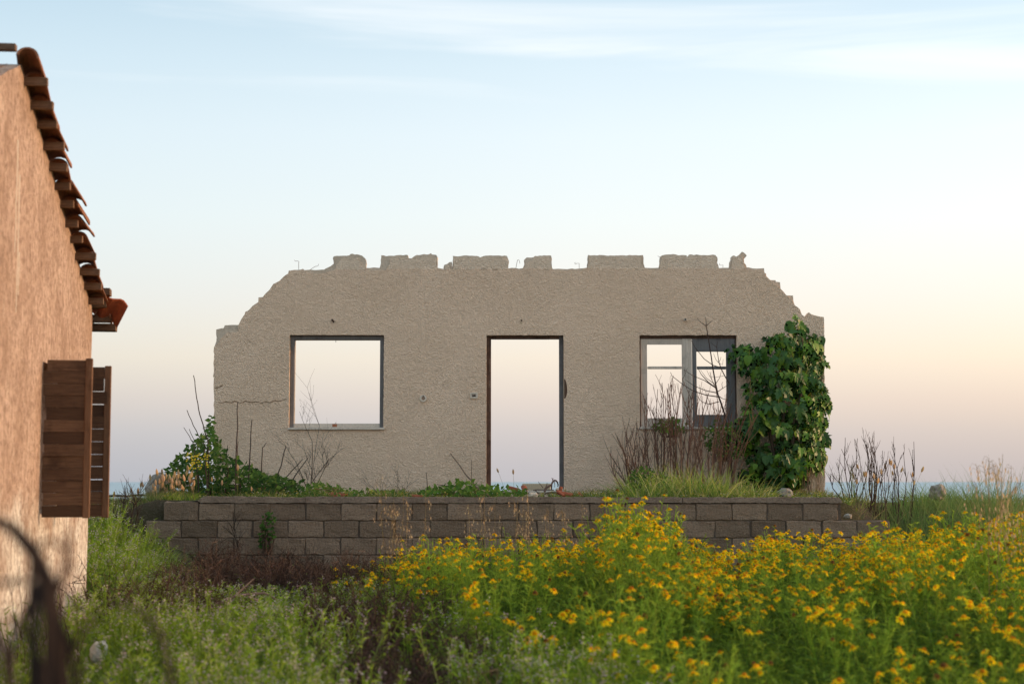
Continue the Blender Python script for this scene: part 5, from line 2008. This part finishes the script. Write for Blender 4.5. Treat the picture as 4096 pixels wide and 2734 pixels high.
# driftwood in the doorway
root = empty('driftwood')
tag(root, 'twisted piece of driftwood with a curled root lying in the doorway', 'driftwood')
for pts, ra, rb in [([(1160, 1130), (1180, 1020), (1250, 960), (1350, 900), (1420, 850), (1480, 740), (1530, 690)], .016, .010), ([(1530, 690), (1600, 690), (1660, 760), (1690, 860), (1675, 920)], .012, .007),
                    ([(1430, 850), (1425, 960), (1430, 1060)], .012, .008), ([(1480, 740), (1475, 640), (1440, 590)], .007, .004), ([(1478, 640), (1505, 605)], .005, .003),
                    ([(1530, 700), (1545, 800), (1560, 880), (1550, 950)], .005, .003), ([(720, 1070), (860, 1050), (1150, 1060), (1530, 1060)], .008, .006), ([(800, 1080), (870, 1140), (930, 1190)], .006, .004),
                    ([(1100, 980), (1020, 870), (950, 800), (915, 735)], .005, .003), ([(1200, 960), (1250, 850), (1255, 780)], .005, .003), ([(1130, 1240), (1250, 1170), (1420, 1140), (1660, 1160)], .008, .006)]:
    w = [P(*r2(x, y), 20.9 + .02 * i) for i, (x, y) in enumerate(pts)]
    g = G(); g.tube(w, ra, rb, 6, jit((.15, .095, .075), .15)); g.obj('branch', M_twig, root)
# fallen branch in the brush
root = empty('fallen_branch')
tag(root, 'pale grey fallen branch lying in the dead brush below the block wall', 'branch')
def c2(x, y): return (700 + .4257 * x, 2100 + .4257 * y)
for pts, ra, rb in [([(300, 790), (430, 720), (560, 665), (700, 645), (840, 635), (900, 660), (970, 710)], .014, .007), ([(560, 665), (650, 580), (740, 500)], .009, .004), ([(690, 670), (770, 700), (810, 760)], .010, .006), ([(350, 790), (480, 795), (600, 830)], .009, .004)]:
    w = [P(*c2(x, y), 12.9 + .03 * i) for i, (x, y) in enumerate(pts)]
    g = G(); g.tube(w, ra, rb, 6, (.24, .17, .13)); g.obj('branch', M_twig, root)
# fence rails behind the house
for (lb, x0, y0, x1, y1, r) in [('upper weathered rail seen against the sea left of the boulder', 400, 1984, 612, 1979, .016), ('lower thick weathered rail left of the boulder', 400, 2003, 640, 1998, .028)]:
    g = G(); w0, w1 = P(x0, y0, 22.5), P(x1, y1, 22.5)
    g.tube([w0.lerp(w1, k / 8) + Vector((0, 0, random.uniform(-.012, .012))) for k in range(9)], r, r * .8, 6, (.07, .052, .045))
    tag(g.obj('fence_rail', M_twig), lb, 'rail', 'fence rails by the sea')
g = G(); w0 = P(622, 1970, 22.5); g.tube([Vector((w0.x, 22.53, ground_z(w0.x, 22.5) - .1)), Vector((w0.x, 22.53, w0.z))], .04, .035, 7, (.09, .068, .055))
tag(g.obj('fence_post', M_twig), 'short weathered fence post hidden behind the boulder', 'post')

# ------------------------------------------------------------------ dark branches close to the camera
random.seed(171)
root = empty('foreground_shrub', (-.7, 2.4, 0))
tag(root, 'dark blurred bare shrub close to the camera at the lower left', 'shrub')
for pts, Y, ra, rb in [([(250, 3000), (240, 2734), (215, 2500), (190, 2330), (130, 2200), (50, 2110), (-60, 2060)], 2.5, .022, .0075), ([(180, 3000), (160, 2734), (135, 2560), (120, 2400), (125, 2250)], 2.5, .010, .004),
                       ([(205, 2430), (240, 2330), (270, 2240), (275, 2120)], 2.5, .008, .003), ([(700, 3000), (690, 2734), (650, 2560), (590, 2460), (500, 2420), (430, 2400)], 2.6, .008, .004),
                       ([(60, 3000), (40, 2734), (20, 2600), (-30, 2500)], 2.3, .012, .006), ([(150, 2330), (70, 2320), (-20, 2330)], 2.4, .006, .004), ([(330, 3000), (320, 2734), (290, 2600), (240, 2480)], 2.5, .009, .004), ([(130, 2200), (190, 2160), (250, 2180), (300, 2300)], 2.4, .005, .002), ([(235, 2700), (330, 2520), (400, 2440), (450, 2430)], 2.5, .006, .002), ([(-30, 2450), (60, 2480), (120, 2560)], 2.3, .006, .003), ([(190, 2330), (110, 2420), (60, 2560), (50, 2734)], 2.4, .006, .004)]:
    w = [P(x, y, Y) for x, y in pts]
    w = [Vector((w[0].x, Y, ground_z(w[0].x, Y) - .05))] + w
    g = G(); g.tube(w, ra, rb, 7, (.034, .023, .019))
    o = g.obj('branch', M_twig, root); o.matrix_parent_inverse = Matrix.Translation(-root.location)
# thin bare weeds along the foot of the house wall
st = []
for _ in range(12):
    bx_ = random.uniform(0, 330); st.append((bx_, 2560, bx_ + random.uniform(-50, 60), random.uniform(2280, 2480)))
bare_shrub('bare_shrub', st, 9.8, 'thin bare weeds at the foot of the sunlit house wall', 'shrub', 5, .14, .0035, (0.07, 0.045, 0.035))
